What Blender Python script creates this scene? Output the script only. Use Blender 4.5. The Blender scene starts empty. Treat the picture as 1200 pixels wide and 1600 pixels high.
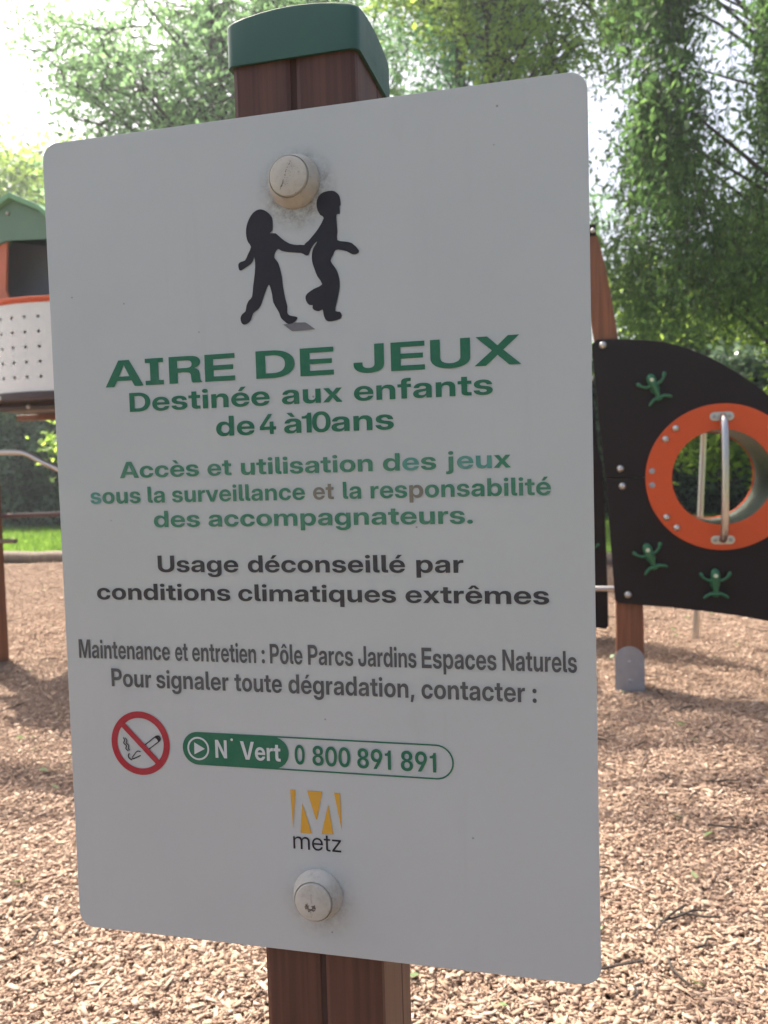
import bpy, bmesh, math, random, json
import numpy as np
from mathutils import Vector, Matrix

D = bpy.data
scene = bpy.context.scene
COL = scene.collection
rad = math.radians

# ------------------------------------------------------------------ camera, sky, sun, exposure
cam_d = D.cameras.new('camera')
cam = D.objects.new('camera', cam_d)
COL.objects.link(cam)
scene.camera = cam
cam_d.sensor_fit = 'HORIZONTAL'
cam_d.sensor_width = 36.0
cam_d.lens = 1312.0 / 1200.0 * 36.0
cam_d.clip_start = 0.02
cam_d.clip_end = 3000.0
CX = Vector((0.97047599, 0.2394911, -0.02864211))      # camera right
CY = Vector((0.01510217, 0.0581818, 0.99819177))       # camera up
CZ = Vector((0.2407245, -0.9691537, 0.0528472))        # camera back
cam.matrix_world = Matrix(((CX.x, CY.x, CZ.x, 0.39884), (CX.y, CY.y, CZ.y, -0.56823),
                           (CX.z, CY.z, CZ.z, 1.0), (0, 0, 0, 1)))
cam_d.dof.use_dof = True
cam_d.dof.focus_distance = 0.62
cam_d.dof.aperture_fstop = 18.0

SUN_EL, SUN_AZ = rad(57), rad(-52)                     # azimuth from +Y, negative to the left
world = D.worlds.new('World')
scene.world = world
world.use_nodes = True
wn = world.node_tree
bg = wn.nodes['Background']
sky = wn.nodes.new('ShaderNodeTexSky')
sky.sky_type = 'NISHITA'
sky.sun_disc = False
sky.sun_elevation = SUN_EL
sky.sun_rotation = SUN_AZ
sky.air_density = 0.8
sky.dust_density = 9.0
sky.ozone_density = 1.0
wn.links.new(sky.outputs[0], bg.inputs[0])
bg.inputs[1].default_value = 0.15

sun_d = D.lights.new('sun', 'SUN')
sun_d.energy = 4.8
sun_d.angle = rad(0.53)
sun_d.color = (1.0, 0.93, 0.83)
sun = D.objects.new('sun', sun_d)
COL.objects.link(sun)
sv = Vector((math.sin(SUN_AZ) * math.cos(SUN_EL), math.cos(SUN_AZ) * math.cos(SUN_EL), math.sin(SUN_EL)))
sun.rotation_euler = sv.to_track_quat('Z', 'Y').to_euler()
sun.location = sv * 60

vs = scene.view_settings
vs.view_transform = 'Standard'
vs.look = 'None'
vs.gamma = 1.0
vs.use_curve_mapping = False
vs.exposure = 1.25
scene.display_settings.display_device = 'sRGB'
scene.cycles.use_denoising = True
scene.cycles.max_bounces = 8
scene.cycles.transmission_bounces = 8

# ------------------------------------------------------------------ helpers
def tag(o, label=None, cat=None, group=None, kind=None):
    if label: o['label'] = label
    if cat: o['category'] = cat
    if group: o['group'] = group
    if kind: o['kind'] = kind
    return o

def thing(name, label, cat, loc=(0, 0, 0), group=None):
    o = D.objects.new(name, None)
    COL.objects.link(o)
    o.location = loc
    o.empty_display_size = 0.2
    return tag(o, label, cat, group)

def link_mesh(name, me, parent=None, label=None):
    o = D.objects.new(name, me)
    COL.objects.link(o)
    if parent:
        o.parent = parent
        o.matrix_parent_inverse = Matrix.Identity(4)
        w = Vector((0, 0, 0))
        p = parent
        while p:
            w += p.location
            p = p.parent
        o.location = -w                     # meshes are built in world coordinates
    if label: o['label'] = label
    return o

class MB:
    """collects shapes in world coordinates, links them as one mesh object"""
    def __init__(s):
        s.bm = bmesh.new()
    def box(s, x0, x1, y0, y1, z0, z1, bev=0.0, rot=None, mi=0):
        t = bmesh.new()
        bmesh.ops.create_cube(t, size=1.0)
        for v in t.verts:
            v.co = Vector(((v.co.x + .5) * (x1 - x0) + x0, (v.co.y + .5) * (y1 - y0) + y0, (v.co.z + .5) * (z1 - z0) + z0))
        if bev:
            bmesh.ops.bevel(t, geom=t.edges[:], offset=bev, segments=2, affect='EDGES', profile=.5)
        if rot is not None:
            c = Vector(((x0 + x1) / 2, (y0 + y1) / 2, (z0 + z1) / 2))
            bmesh.ops.transform(t, matrix=Matrix.Translation(c) @ rot @ Matrix.Translation(-c), verts=t.verts)
        s.merge(t, mi)
        return s
    def merge(s, t, mi=0):
        for f in t.faces: f.material_index = mi
        me = D.meshes.new('t')
        t.to_mesh(me)
        t.free()
        s.bm.from_mesh(me)
        D.meshes.remove(me)
    def tube(s, pts, r, n=12, caps=True, mi=0):
        pts = [Vector(p) for p in pts]
        rr = r if isinstance(r, (list, tuple)) else [r] * len(pts)
        rings = []
        up = None
        for i, p in enumerate(pts):
            d = (pts[min(i + 1, len(pts) - 1)] - pts[max(i - 1, 0)]).normalized()
            if up is None:
                up = d.orthogonal().normalized()
            up = (up - d * up.dot(d)).normalized()
            b = d.cross(up)
            rings.append([s.bm.verts.new(p + (up * math.cos(2 * math.pi * k / n) + b * math.sin(2 * math.pi * k / n)) * rr[i]) for k in range(n)])
        for a, b in zip(rings, rings[1:]):
            for k in range(n):
                f = s.bm.faces.new((a[k], a[(k + 1) % n], b[(k + 1) % n], b[k]))
                f.smooth = True
                f.material_index = mi
        if caps:
            for q in (list(reversed(rings[0])), rings[-1]):
                f = s.bm.faces.new(q)
                f.material_index = mi
        return s
    def lathe(s, prof, c, ax='Y', n=32, mi=0, smooth=True):
        """prof: list of (radius, height along axis)"""
        c = Vector(c)
        rings = []
        for r, h in prof:
            ring = []
            for k in range(n if r > 1e-6 else 1):
                a = 2 * math.pi * k / n
                u, v = r * math.cos(a), r * math.sin(a)
                p = {'Y': (u, h, v), 'Z': (u, v, h), 'X': (h, u, v)}[ax]
                ring.append(s.bm.verts.new(c + Vector(p)))
            rings.append(ring)
        for a, b in zip(rings, rings[1:]):
            for k in range(n):
                k2 = (k + 1) % n
                if len(a) == 1 and len(b) == 1: continue
                if len(a) == 1: q = (a[0], b[k2], b[k])
                elif len(b) == 1: q = (a[k], a[k2], b[0])
                else: q = (a[k], a[k2], b[k2], b[k])
                f = s.bm.faces.new(q)
                f.smooth = smooth
                f.material_index = mi
        return s
    def build(s, name, mats, parent=None, label=None, recalc=True):
        if recalc: bmesh.ops.recalc_face_normals(s.bm, faces=s.bm.faces[:])
        for e in s.bm.edges:
            if len(e.link_faces) == 2 and e.calc_face_angle(0) > .6: e.smooth = False
        me = D.meshes.new(name)
        s.bm.to_mesh(me)
        s.bm.free()
        for m in (mats if isinstance(mats, (list, tuple)) else [mats]): me.materials.append(m)
        return link_mesh(name, me, parent, label)

def shape_data(loops, depth=0.0, bevel=0.0):
    """filled outline with holes -> (verts, faces) in local x,y (z = thickness)"""
    cu = D.curves.new('s', 'CURVE')
    cu.dimensions = '2D'
    cu.fill_mode = 'BOTH'
    cu.extrude = max(0.0, depth / 2 - bevel)
    cu.bevel_depth = bevel
    cu.bevel_resolution = 1
    if bevel: cu.offset = -bevel
    for L in loops:
        sp = cu.splines.new('POLY')
        sp.points.add(len(L) - 1)
        for p, q in zip(sp.points, L): p.co = (q[0], q[1], 0, 1)
        sp.use_cyclic_u = True
    ob = D.objects.new('s', cu)
    me = ob.to_mesh()
    V = [tuple(v.co) for v in me.vertices]
    F = [tuple(p.vertices) for p in me.polygons]
    ob.to_mesh_clear()
    D.objects.remove(ob)
    D.curves.remove(cu)
    return V, F

def upright(loops, y0, y1, bevel=0.0):
    """outline given in (x, z), thickness from y0 to y1"""
    V, F = shape_data(loops, y1 - y0, bevel)
    ym = (y0 + y1) / 2
    return [(x, ym - z, y) for x, y, z in V], F

def raw_mesh(name, parts, mats, parent=None, label=None, smooth_angle=None):
    """parts: list of (verts, faces, material index)"""
    V, F, M = [], [], []
    for v, f, m in parts:
        o = len(V)
        V += v
        F += [tuple(i + o for i in q) for q in f]
        M += [m] * len(f)
    me = D.meshes.new(name)
    me.from_pydata(V, [], F)
    me.polygons.foreach_set('material_index', M)
    for m in mats: me.materials.append(m)
    me.update()
    return link_mesh(name, me, parent, label)

def arc(cx, cz, r, a0, a1, n):
    return [(cx + r * math.cos(rad(a0 + (a1 - a0) * i / n)), cz + r * math.sin(rad(a0 + (a1 - a0) * i / n))) for i in range(n + 1)]

def circle(cx, cz, r, n=48):
    return arc(cx, cz, r, 0, 360, n)[:-1]

def rrect(x0, x1, z0, z1, r, n=6):
    return (arc(x1 - r, z1 - r, r, 0, 90, n) + arc(x0 + r, z1 - r, r, 90, 180, n)
            + arc(x0 + r, z0 + r, r, 180, 270, n) + arc(x1 - r, z0 + r, r, 270, 360, n))

def smooth_line(pts, n=8):
    """Catmull-Rom through points of any dimension"""
    P = [np.array(p, float) for p in pts]
    P = [2 * P[0] - P[1]] + P + [2 * P[-1] - P[-2]]
    out = []
    for i in range(1, len(P) - 2):
        a, b, c, d = P[i - 1:i + 3]
        for k in range(n):
            t = k / n
            out.append(.5 * ((2 * b) + (-a + c) * t + (2 * a - 5 * b + 4 * c - d) * t * t + (-a + 3 * b - 3 * c + d) * t ** 3))
    out.append(P[-2])
    return [tuple(float(v) for v in p) for p in out]

def ribbon(pts, w):
    """closed outline of a stroke of width w along pts (2d)"""
    L, R = [], []
    for i, p in enumerate(pts):
        a, b = pts[max(i - 1, 0)], pts[min(i + 1, len(pts) - 1)]
        dx, dz = b[0] - a[0], b[1] - a[1]
        l = math.hypot(dx, dz) or 1
        nx, nz = -dz / l * w / 2, dx / l * w / 2
        L.append((p[0] + nx, p[1] + nz))
        R.append((p[0] - nx, p[1] - nz))
    return L + R[::-1]

# ------------------------------------------------------------------ materials
class NT:
    def __init__(s, name):
        s.m = D.materials.new(name)
        s.m.use_nodes = True
        s.t = s.m.node_tree
        s.b = s.t.nodes['Principled BSDF']
        s.out = s.t.nodes['Material Output']
    def n(s, typ, **kw):
        nd = s.t.nodes.new('ShaderNode' + typ)
        for k, v in kw.items():
            if k.startswith('_'): nd.inputs[k[1:].replace('_', ' ')].default_value = v
            else: setattr(nd, k, v)
        return nd
    def l(s, a, b):
        s.t.links.new(a, b)
    def ramp(s, fac, stops, interp='LINEAR'):
        r = s.n('ValToRGB')
        cr = r.color_ramp
        cr.interpolation = interp
        while len(cr.elements) < len(stops): cr.elements.new(.5)
        for e, (p, c) in zip(cr.elements, stops):
            e.position = p
            e.color = (*c, 1) if len(c) == 3 else c
        s.l(fac, r.inputs[0])
        return r.outputs[0]
    def noise(s, scale, detail=4, vec=None, rough=.6, coord='Object', stretch=None):
        if vec is None:
            tc = s.n('TexCoord')
            vec = tc.outputs[coord]
        if stretch:
            mp = s.n('Mapping')
            mp.inputs['Scale'].default_value = stretch
            s.l(vec, mp.inputs[0])
            vec = mp.outputs[0]
        t = s.n('TexNoise')
        t.inputs['Scale'].default_value = scale
        t.inputs['Detail'].default_value = detail
        t.inputs['Roughness'].default_value = rough
        s.l(vec, t.inputs['Vector'])
        return t.outputs['Fac']
    def mix(s, fac, a, b, blend='MIX'):
        m = s.n('MixRGB', blend_type=blend)
        for i, v in enumerate((fac, a, b)):
            if isinstance(v, (int, float)): m.inputs[i].default_value = v
            elif isinstance(v, tuple): m.inputs[i].default_value = (*v, 1)
            else: s.l(v, m.inputs[i])
        return m.outputs[0]
    def math(s, op, a, b=None):
        m = s.n('Math', operation=op)
        for i, v in enumerate((a, b)):
            if v is None: continue
            if isinstance(v, (int, float)): m.inputs[i].default_value = v
            else: s.l(v, m.inputs[i])
        return m.outputs[0]
    def bump(s, h, strength=.3, dist=.01):
        b = s.n('Bump')
        b.inputs['Strength'].default_value = strength
        b.inputs['Distance'].default_value = dist
        s.l(h, b.inputs['Height'])
        s.l(b.outputs[0], s.b.inputs['Normal'])
    def set(s, color=None, rough=.5, metal=0, spec=.5, coat=0):
        if color is not None:
            if isinstance(color, tuple): s.b.inputs['Base Color'].default_value = (*color, 1)
            else: s.l(color, s.b.inputs['Base Color'])
        if isinstance(rough, (int, float)): s.b.inputs['Roughness'].default_value = rough
        else: s.l(rough, s.b.inputs['Roughness'])
        s.b.inputs['Metallic'].default_value = metal
        s.b.inputs['Specular IOR Level'].default_value = spec
        return s.m

def plain(name, c, rough=.5, metal=0, spec=.5, var=.12, scale=30):
    t = NT(name)
    nz = t.noise(scale, 5)
    col = t.mix(nz, tuple(v * (1 - var) for v in c), tuple(min(1, v * (1 + var)) for v in c))
    r = t.ramp(nz, [(.3, (rough * .85,) * 3), (.7, (min(1, rough * 1.15),) * 3)])
    return t.set(col, r, metal, spec)

M = {}
def mk_sign():
    t = NT('white_sign_sheet')
    geo = t.n('NewGeometry')
    pos = geo.outputs['Position']
    big = t.noise(7, 3, vec=pos)
    col = t.ramp(big, [(.3, (.41, .44, .455)), (.7, (.43, .462, .477))])
    # small specks of dirt
    vo = t.n('TexVoronoi')
    vo.inputs['Scale'].default_value = 42
    t.l(pos, vo.inputs['Vector'])
    dd = t.math('ADD', vo.outputs['Distance'], t.math('MULTIPLY', t.noise(160, 2, vec=pos), .05))
    pick = t.ramp(t.noise(11, 1, vec=pos), [(.47, (0, 0, 0)), (.53, (1, 1, 1))])
    speck = t.ramp(dd, [(.045, (1, 1, 1)), (.065, (0, 0, 0))])
    sp = t.math('MULTIPLY', speck, pick)
    col = t.mix(t.math('MULTIPLY', sp, .6), col, (.09, .075, .06))
    # faint smears
    sm = t.ramp(t.noise(30, 6, vec=pos, rough=.75, stretch=(1, 1, .5)), [(.6, (0, 0, 0)), (.78, (1, 1, 1))])
    col = t.mix(t.math('MULTIPLY', sm, .16), col, (.28, .27, .25))
    st = t.ramp(t.noise(46, 5, vec=pos, rough=.7, stretch=(1, 1, .07)), [(.58, (0, 0, 0)), (.74, (1, 1, 1))])
    col = t.mix(t.math('MULTIPLY', st, .09), col, (.24, .22, .19))
    # grime below and round the two bolts
    for z, amt in ((1.2016, 1.0), (.6896, .4)):
        v = t.n('VectorMath', operation='SUBTRACT')
        t.l(pos, v.inputs[0])
        v.inputs[1].default_value = (.2015, 0, z - .0055)
        l = t.n('VectorMath', operation='LENGTH')
        t.l(v.outputs[0], l.inputs[0])
        near = t.ramp(l.outputs['Value'], [(.016, (1, 1, 1)), (.031, (0, 0, 0))])
        g = t.ramp(t.noise(140, 6, vec=pos, rough=.8), [(.40, (0, 0, 0)), (.68, (1, 1, 1))])
        col = t.mix(t.math('MULTIPLY', t.math('MULTIPLY', near, g), amt), col, (.13, .095, .07))
    t.bump(t.noise(220, 2, vec=pos), .03, .001)
    return t.set(col, .34, 0, .5)
M['sign'] = mk_sign()

def ink(name, c, fade=.0):
    t = NT(name)
    geo = t.n('NewGeometry')
    f = t.ramp(t.noise(60, 6, vec=geo.outputs['Position'], rough=.75), [(.35, (0, 0, 0)), (.75, (1, 1, 1))])
    col = t.mix(t.math('MULTIPLY', f, .07 + fade), c, (.42, .46, .45))
    return t.set(col, .5, 0, .3)
M['g'] = ink('green_lettering', (.011, .122, .068))
M['g2'] = ink('sun_faded_green_lettering', (.03, .17, .10), .12)
M['g3'] = ink('bleached_blue_green_lettering', (.06, .235, .195), .12)
M['br'] = ink('browned_lettering', (.17, .155, .125), .05)
M['k'] = ink('charcoal_lettering', (.035, .033, .04))
M['k2'] = ink('grey_lettering', (.066, .066, .072), .06)
M['blk'] = ink('black_print', (.014, .013, .021), -.05)
M['shade'] = ink('grey_print', (.13, .13, .15))
M['w'] = ink('white_print', (.52, .55, .57))
M['y'] = ink('yellow_print', (.56, .30, .03))
M['r'] = ink('red_print', (.33, .015, .03))

def mk_wood(name, c1, c2, rough=.55, zs=.045, sc=55):
    t = NT(name)
    geo = t.n('NewGeometry')
    pos = geo.outputs['Position']
    g = t.noise(sc, 6, vec=pos, rough=.65, stretch=(1, 1, zs))
    g2 = t.noise(9, 3, vec=pos, stretch=(1, 1, .2))
    col = t.ramp(g, [(.3, c1), (.7, c2)])
    col = t.mix(t.math('MULTIPLY', g2, .45), col, tuple(v * .55 for v in c1))
    g3 = t.noise(sc * 5, 3, vec=pos, rough=.5, stretch=(1, 1, zs * .35))
    fine = t.ramp(g3, [(.42, (.84, .84, .84)), (.60, (1.07, 1.06, 1.05))])
    col = t.mix(1.0, col, fine, 'MULTIPLY')
    t.bump(g, .25, .002)
    return t.set(col, rough, 0, .4)
M['postwood'] = mk_wood('stained_post_wood', (.066, .026, .018), (.135, .060, .042))
M['beamwood'] = mk_wood('curved_beam_wood', (.16, .060, .028), (.29, .115, .057))
M['greywood'] = mk_wood('weathered_log_wood', (.13, .10, .075), (.30, .24, .185), .85)
M['groove'] = plain('dark_groove', (.045, .022, .017), .9)
M['cap'] = plain('green_plastic_cap', (.022, .082, .060), .5, var=.15)
M['knob'] = None
def mk_knob():
    t = NT('yellowed_white_plastic')
    geo = t.n('NewGeometry')
    pos = geo.outputs['Position']
    n = t.noise(55, 6, vec=pos, rough=.75)
    col = t.ramp(n, [(.3, (.34, .32, .285)), (.5, (.42, .405, .37)), (.7, (.46, .45, .42))])
    d = t.ramp(t.noise(210, 6, vec=pos, rough=.8), [(.56, (0, 0, 0)), (.76, (1, 1, 1))])
    col = t.mix(t.math('MULTIPLY', d, .55), col, (.10, .075, .055))
    t.bump(n, .2, .002)
    return t.set(col, .55, 0, .4)
M['knob'] = mk_knob()
M['scuff'] = plain('dark_scuff', (.12, .10, .085), .8, var=.6, scale=300)
M['hpl'] = plain('dark_brown_panel', (.014, .0095, .0105), .5, spec=.22, var=.15)
M['orange'] = plain('orange_panel', (.56, .082, .02), .45, spec=.3, var=.05)
M['orange2'] = plain('bleached_orange_panel', (.62, .17, .09), .5, var=.08)
M['steel'] = plain('brushed_steel', (.52, .50, .48), .33, 1, var=.08, scale=80)
M['galv'] = plain('galvanised_steel', (.33, .34, .36), .55, .6, var=.25, scale=24)
M['tubein'] = plain('grey_green_tube', (.105, .12, .10), .42, .3, var=.1)
M['hold'] = plain('green_plastic_grip', (.02, .125, .056), .45, var=.1)
M['holdwhite'] = plain('pale_plug', (.55, .60, .42), .5)
M['roofgreen'] = plain('pale_green_roof', (.17, .36, .20), .5, var=.08)
M['gable'] = plain('dull_green_gable', (.13, .225, .16), .55, var=.1)
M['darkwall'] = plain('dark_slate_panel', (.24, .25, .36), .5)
M['white'] = plain('white_perforated_plastic', (.74, .74, .74), .45, var=.03)
M['brownsteel'] = plain('brown_painted_steel', (.10, .055, .05), .5)
M['plum'] = plain('dark_plum_beam', (.055, .035, .04), .5)

def mk_leaf(name, cols, trans=.55, tcol=None, rough=.5):
    t = NT(name)
    geo = t.n('NewGeometry')
    rnd = geo.outputs['Random Per Island']
    col = t.ramp(rnd, [(i / (len(cols) - 1), c) for i, c in enumerate(cols)])
    t.set(col, rough, 0, .35)
    tr = t.n('BsdfTranslucent')
    hs = t.n('HueSaturation')
    hs.inputs['Hue'].default_value = .49
    hs.inputs['Saturation'].default_value = .98
    hs.inputs['Value'].default_value = 1.9
    t.l(col, hs.inputs['Color'])
    t.l(hs.outputs[0], tr.inputs['Color'])
    mx = t.n('MixShader')
    mx.inputs[0].default_value = trans
    t.l(t.b.outputs[0], mx.inputs[1])
    t.l(tr.outputs[0], mx.inputs[2])
    t.l(mx.outputs[0], t.out.inputs['Surface'])
    return t.m
M['leafA'] = mk_leaf('mid_green_leaf', [(.08, .155, .07), (.115, .21, .09), (.16, .28, .11)], .62)
M['leafB'] = mk_leaf('yellow_green_leaf', [(.11, .19, .03), (.17, .27, .04), (.25, .36, .06)], .6)
M['leafC'] = mk_leaf('deep_green_leaf', [(.034, .078, .024), (.06, .128, .036), (.10, .185, .052)], .56)
M['leafD'] = mk_leaf('olive_green_leaf', [(.075, .14, .038), (.115, .20, .055), (.17, .27, .07)], .62)
M['needle'] = mk_leaf('conifer_green', [(.05, .13, .055), (.08, .18, .07), (.11, .23, .085)], .58)
M['ivy'] = mk_leaf('ivy_leaf', [(.06, .10, .065), (.10, .16, .10), (.16, .23, .14)], .35, rough=.3)
M['grassblade'] = mk_leaf('grass_blade', [(.07, .15, .015), (.10, .20, .022), (.15, .25, .035)], .5)
M['litter'] = mk_leaf('fallen_green_leaf', [(.10, .17, .06), (.17, .25, .10), (.26, .33, .17)], .3)
M['bark'] = mk_wood('grey_brown_bark', (.035, .028, .024), (.085, .07, .058), .9, .12, 26)
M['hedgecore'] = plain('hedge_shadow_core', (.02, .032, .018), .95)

def mk_chip():
    t = NT('wood_chip')
    geo = t.n('NewGeometry')
    rnd = geo.outputs['Random Per Island']
    col = t.ramp(rnd, [(0, (.20, .13, .092)), (.10, (.30, .20, .14)), (.4, (.39, .272, .196)), (.78, (.455, .335, .25)), (1, (.52, .405, .315))])
    g = t.noise(60, 3, vec=geo.outputs['Position'])
    col = t.mix(t.math('MULTIPLY', g, .35), col, (.14, .08, .05))
    return t.set(col, .8, 0, .25)
M['chip'] = mk_chip()
def mk_mulch():
    t = NT('mulch_ground')
    geo = t.n('NewGeometry')
    pos = geo.outputs['Position']
    v = t.n('TexVoronoi')
    v.inputs['Scale'].default_value = 95
    t.l(pos, v.inputs['Vector'])
    sep = t.n('SeparateColor')
    t.l(v.outputs['Color'], sep.inputs[0])
    col = t.ramp(sep.outputs[0], [(0, (.10, .06, .042)), (.4, (.24, .16, .115)), (.8, (.38, .27, .20)), (1, (.50, .39, .30))])
    big = t.noise(1.3, 4, vec=pos)
    col = t.mix(t.math('MULTIPLY', big, .4), col, (.17, .10, .065))
    t.bump(v.outputs['Distance'], .8, .02)
    return t.set(col, .9, 0, .2)
M['mulch'] = mk_mulch()
def mk_lawn():
    t = NT('lawn_soil_and_grass')
    n = t.noise(3, 5)
    col = t.ramp(n, [(.3, (.06, .12, .018)), (.7, (.12, .19, .03))])
    t.bump(t.noise(40, 4), .8, .03)
    return t.set(col, .95, 0, .2)
M['lawn'] = mk_lawn()
M['render'] = plain('pale_house_render', (.70, .66, .58), .9, var=.04, scale=3)
M['roof'] = plain('grey_roof', (.20, .19, .19), .8)
M['glass'] = plain('dark_window_glass', (.03, .035, .045), .1)
M['frame'] = plain('white_window_frame', (.75, .75, .74), .5)

# ------------------------------------------------------------------ ground
def gh(x, y):
    return .012 * np.sin(x * 2.1 + 1.3 * np.sin(y * 1.7)) + .010 * np.sin(y * 2.9 + x * .8) + .006 * np.sin(x * 6.3 - y * 4.1)

def grid(name, xs, ys, zf, mat):
    X, Y = np.meshgrid(xs, ys)
    Z = zf(X, Y)
    V = np.stack([X, Y, Z], -1).reshape(-1, 3)
    nx, ny = len(xs), len(ys)
    i = np.arange(nx * ny).reshape(ny, nx)
    F = np.stack([i[:-1, :-1], i[:-1, 1:], i[1:, 1:], i[1:, :-1]], -1).reshape(-1, 4)
    me = D.meshes.new(name)
    me.from_pydata(V.tolist(), [], F.tolist())
    me.polygons.foreach_set('use_smooth', [True] * len(F))
    me.materials.append(mat)
    me.update()
    return link_mesh(name, me)
def kerb_y(x): return 7.78 - .055 * x
tag(grid('mulch_ground', np.linspace(-12, 7, 191), np.linspace(-6, 8.0, 141),
         lambda X, Y: gh(X, Y) - .012, M['mulch']), 'bed of brown wood chip mulch filling the playground', 'ground', kind='structure')
tag(grid('ground', np.linspace(-800, 800, 41), np.linspace(-800, 800, 41), lambda X, Y: X * 0 - .08, M['lawn']),
    'wide green ground around the playground', 'ground', kind='structure')
tag(grid('lawn', np.linspace(-30, 20, 60), np.linspace(0, 1, 40), lambda X, Y: X * 0 + .01 + .02 * np.sin(X * 1.1 + Y * 5), M['lawn']),
    'green lawn between the log edging and the dark hedge', 'lawn', kind='structure')
lw = D.objects['lawn'].data
for v in lw.vertices:
    v.co.y = kerb_y(v.co.x) + .06 + v.co.y * 20
    if v.co.y > 16: v.co.z += .03 * (v.co.y - 16)

# wood chips: a thick litter of individual splinters, one object
def fast_mesh(name, V, F, mat, smooth=False):
    """V (n,3), F (m,k) arrays"""
    me = D.meshes.new(name)
    k = F.shape[1]
    me.vertices.add(len(V))
    me.vertices.foreach_set('co', V.astype(np.float32).ravel())
    me.loops.add(F.size)
    me.loops.foreach_set('vertex_index', F.astype(np.int32).ravel())
    me.polygons.add(len(F))
    me.polygons.foreach_set('loop_start', np.arange(0, F.size, k, dtype=np.int32))
    me.update(calc_edges=True)
    me.materials.append(mat)
    return me

def rotm(yaw, pitch, roll):
    cy, sy, cp, sp, cr, sr = np.cos(yaw), np.sin(yaw), np.cos(pitch), np.sin(pitch), np.cos(roll), np.sin(roll)
    R = np.empty((len(yaw), 3, 3))
    R[:, 0, 0] = cy * cp; R[:, 0, 1] = cy * sp * sr - sy * cr; R[:, 0, 2] = cy * sp * cr + sy * sr
    R[:, 1, 0] = sy * cp; R[:, 1, 1] = sy * sp * sr + cy * cr; R[:, 1, 2] = sy * sp * cr - cy * sr
    R[:, 2, 0] = -sp; R[:, 2, 1] = cp * sr; R[:, 2, 2] = cp * cr
    return R

def chips():
    g = np.random.default_rng(5)
    C = []
    cx, cy = .399, -.568
    for (y0, y1, dens, lift) in ((.2, 1.8, 42000, 1), (1.8, 3.4, 28000, 1), (3.4, 5.2, 12000, 1), (5.2, 7.9, 6000, 1)):
        # keep to the wedge the camera could see, widened for side steps
        x0 = cx - (y1 - cy) * .93 - .5
        x1 = cx + (y1 - cy) * .55 + 1.2
        n = int((x1 - x0) * (y1 - y0) * dens)
        x = g.uniform(x0, x1, n); y = g.uniform(y0, y1, n)
        k = (x > cx - (y - cy) * .93 - .45) & (x < cx + (y - cy) * .55 + 1.15) & (y < kerb_y(x) - .05)
        x, y = x[k], y[k]
        sz = 1.0 if y0 < 1.5 else (1.05 if y0 < 3 else (1.2 if y0 < 5 else 1.5))
        C.append(np.stack([x, y, np.full(len(x), sz)], 1))
    C = np.concatenate(C)
    n = len(C)
    L = np.exp(g.normal(math.log(.0076), .72, n)) * C[:, 2]
    L = np.clip(L, .003, .042)
    W = np.clip(L * g.uniform(.15, .9, n) * (.0105 / L) ** .4, .0018, .012)
    T = g.uniform(.0007, .0026, n)
    R = rotm(g.uniform(0, 2 * math.pi, n), g.normal(0, .16, n), g.normal(0, .22, n))
    loc = np.stack([C[:, 0], C[:, 1], gh(C[:, 0], C[:, 1]) + g.uniform(-.008, .010, n)], 1)
    a = np.array([[-1, -1, -1], [1, -1, -1], [1, 1, -1], [-1, 1, -1], [-1, -1, 1], [1, -1, 1], [1, 1, 1], [-1, 1, 1]]) * .5
    B = np.repeat(a[None], n, 0) * np.stack([L, W, T], 1)[:, None, :]
    tap = g.uniform(.02, 1.1, (n, 2)) ** .8; sk = g.uniform(-.8, .8, (n, 2))
    for i in range(8):
        e = 0 if a[i, 0] < 0 else 1
        B[:, i, 1] *= tap[:, e]
        B[:, i, 0] += sk[:, e] * B[:, i, 1] * 1.2
    bend = g.normal(0, .10, n)
    V = np.einsum('nij,nkj->nki', R, B) + loc[:, None, :]
    q = np.array([[4, 5, 6, 7], [0, 1, 5, 4], [1, 2, 6, 5], [2, 3, 7, 6], [3, 0, 4, 7]])
    F = (np.arange(n)[:, None, None] * 8 + q[None]).reshape(-1, 4)
    me = fast_mesh('wood_chips', V.reshape(-1, 3), F, M['chip'])
    tag(link_mesh('wood_chips', me), 'loose brown and tan wood chips covering the playground', 'wood chips', kind='stuff')
    # fallen green leaves and short twigs on the chips
    n = 150
    y = g.uniform(.8, 6, n)
    x = cx + (y - cy) * g.uniform(-.8, .33, n)
    R = rotm(g.uniform(0, 6.3, n), g.normal(0, .3, n), g.normal(0, .3, n))
    s = g.uniform(.018, .045, n)
    a = np.array([[-.5, 0, 0], [-.1, -.3, .06], [.5, 0, .03], [-.1, .3, .06]])
    V = np.einsum('nij,nkj->nki', R, a[None] * s[:, None, None]) + np.stack([x, y, gh(x, y) + .016], 1)[:, None]
    F = np.arange(n * 4).reshape(-1, 4)
    me = fast_mesh('leaf_litter', V.reshape(-1, 3), F, M['litter'])
    tag(link_mesh('leaf_litter', me), 'small fallen green leaves scattered on the wood chips', 'leaves', kind='stuff')
    n = 170
    tw = MB()
    for i in range(n):
        yy = g.uniform(.9, 6.5); xx = cx + (yy - cy) * g.uniform(-.8, .33)
        l = g.uniform(.05, .16); an = g.uniform(0, 6.3); z = float(gh(xx, yy)) + .018
        p = [(xx + math.cos(an) * l * (t - .5) + g.normal(0, .004), yy + math.sin(an) * l * (t - .5) + g.normal(0, .004), z + g.normal(0, .003)) for t in (0, .33, .66, 1)]
        tw.tube(p, [.003, .0028, .0025, .0015], 5)
    tag(tw.build('twigs', M['bark']), 'thin dark twigs lying on the wood chips', 'twigs', kind='stuff')
chips()

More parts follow.
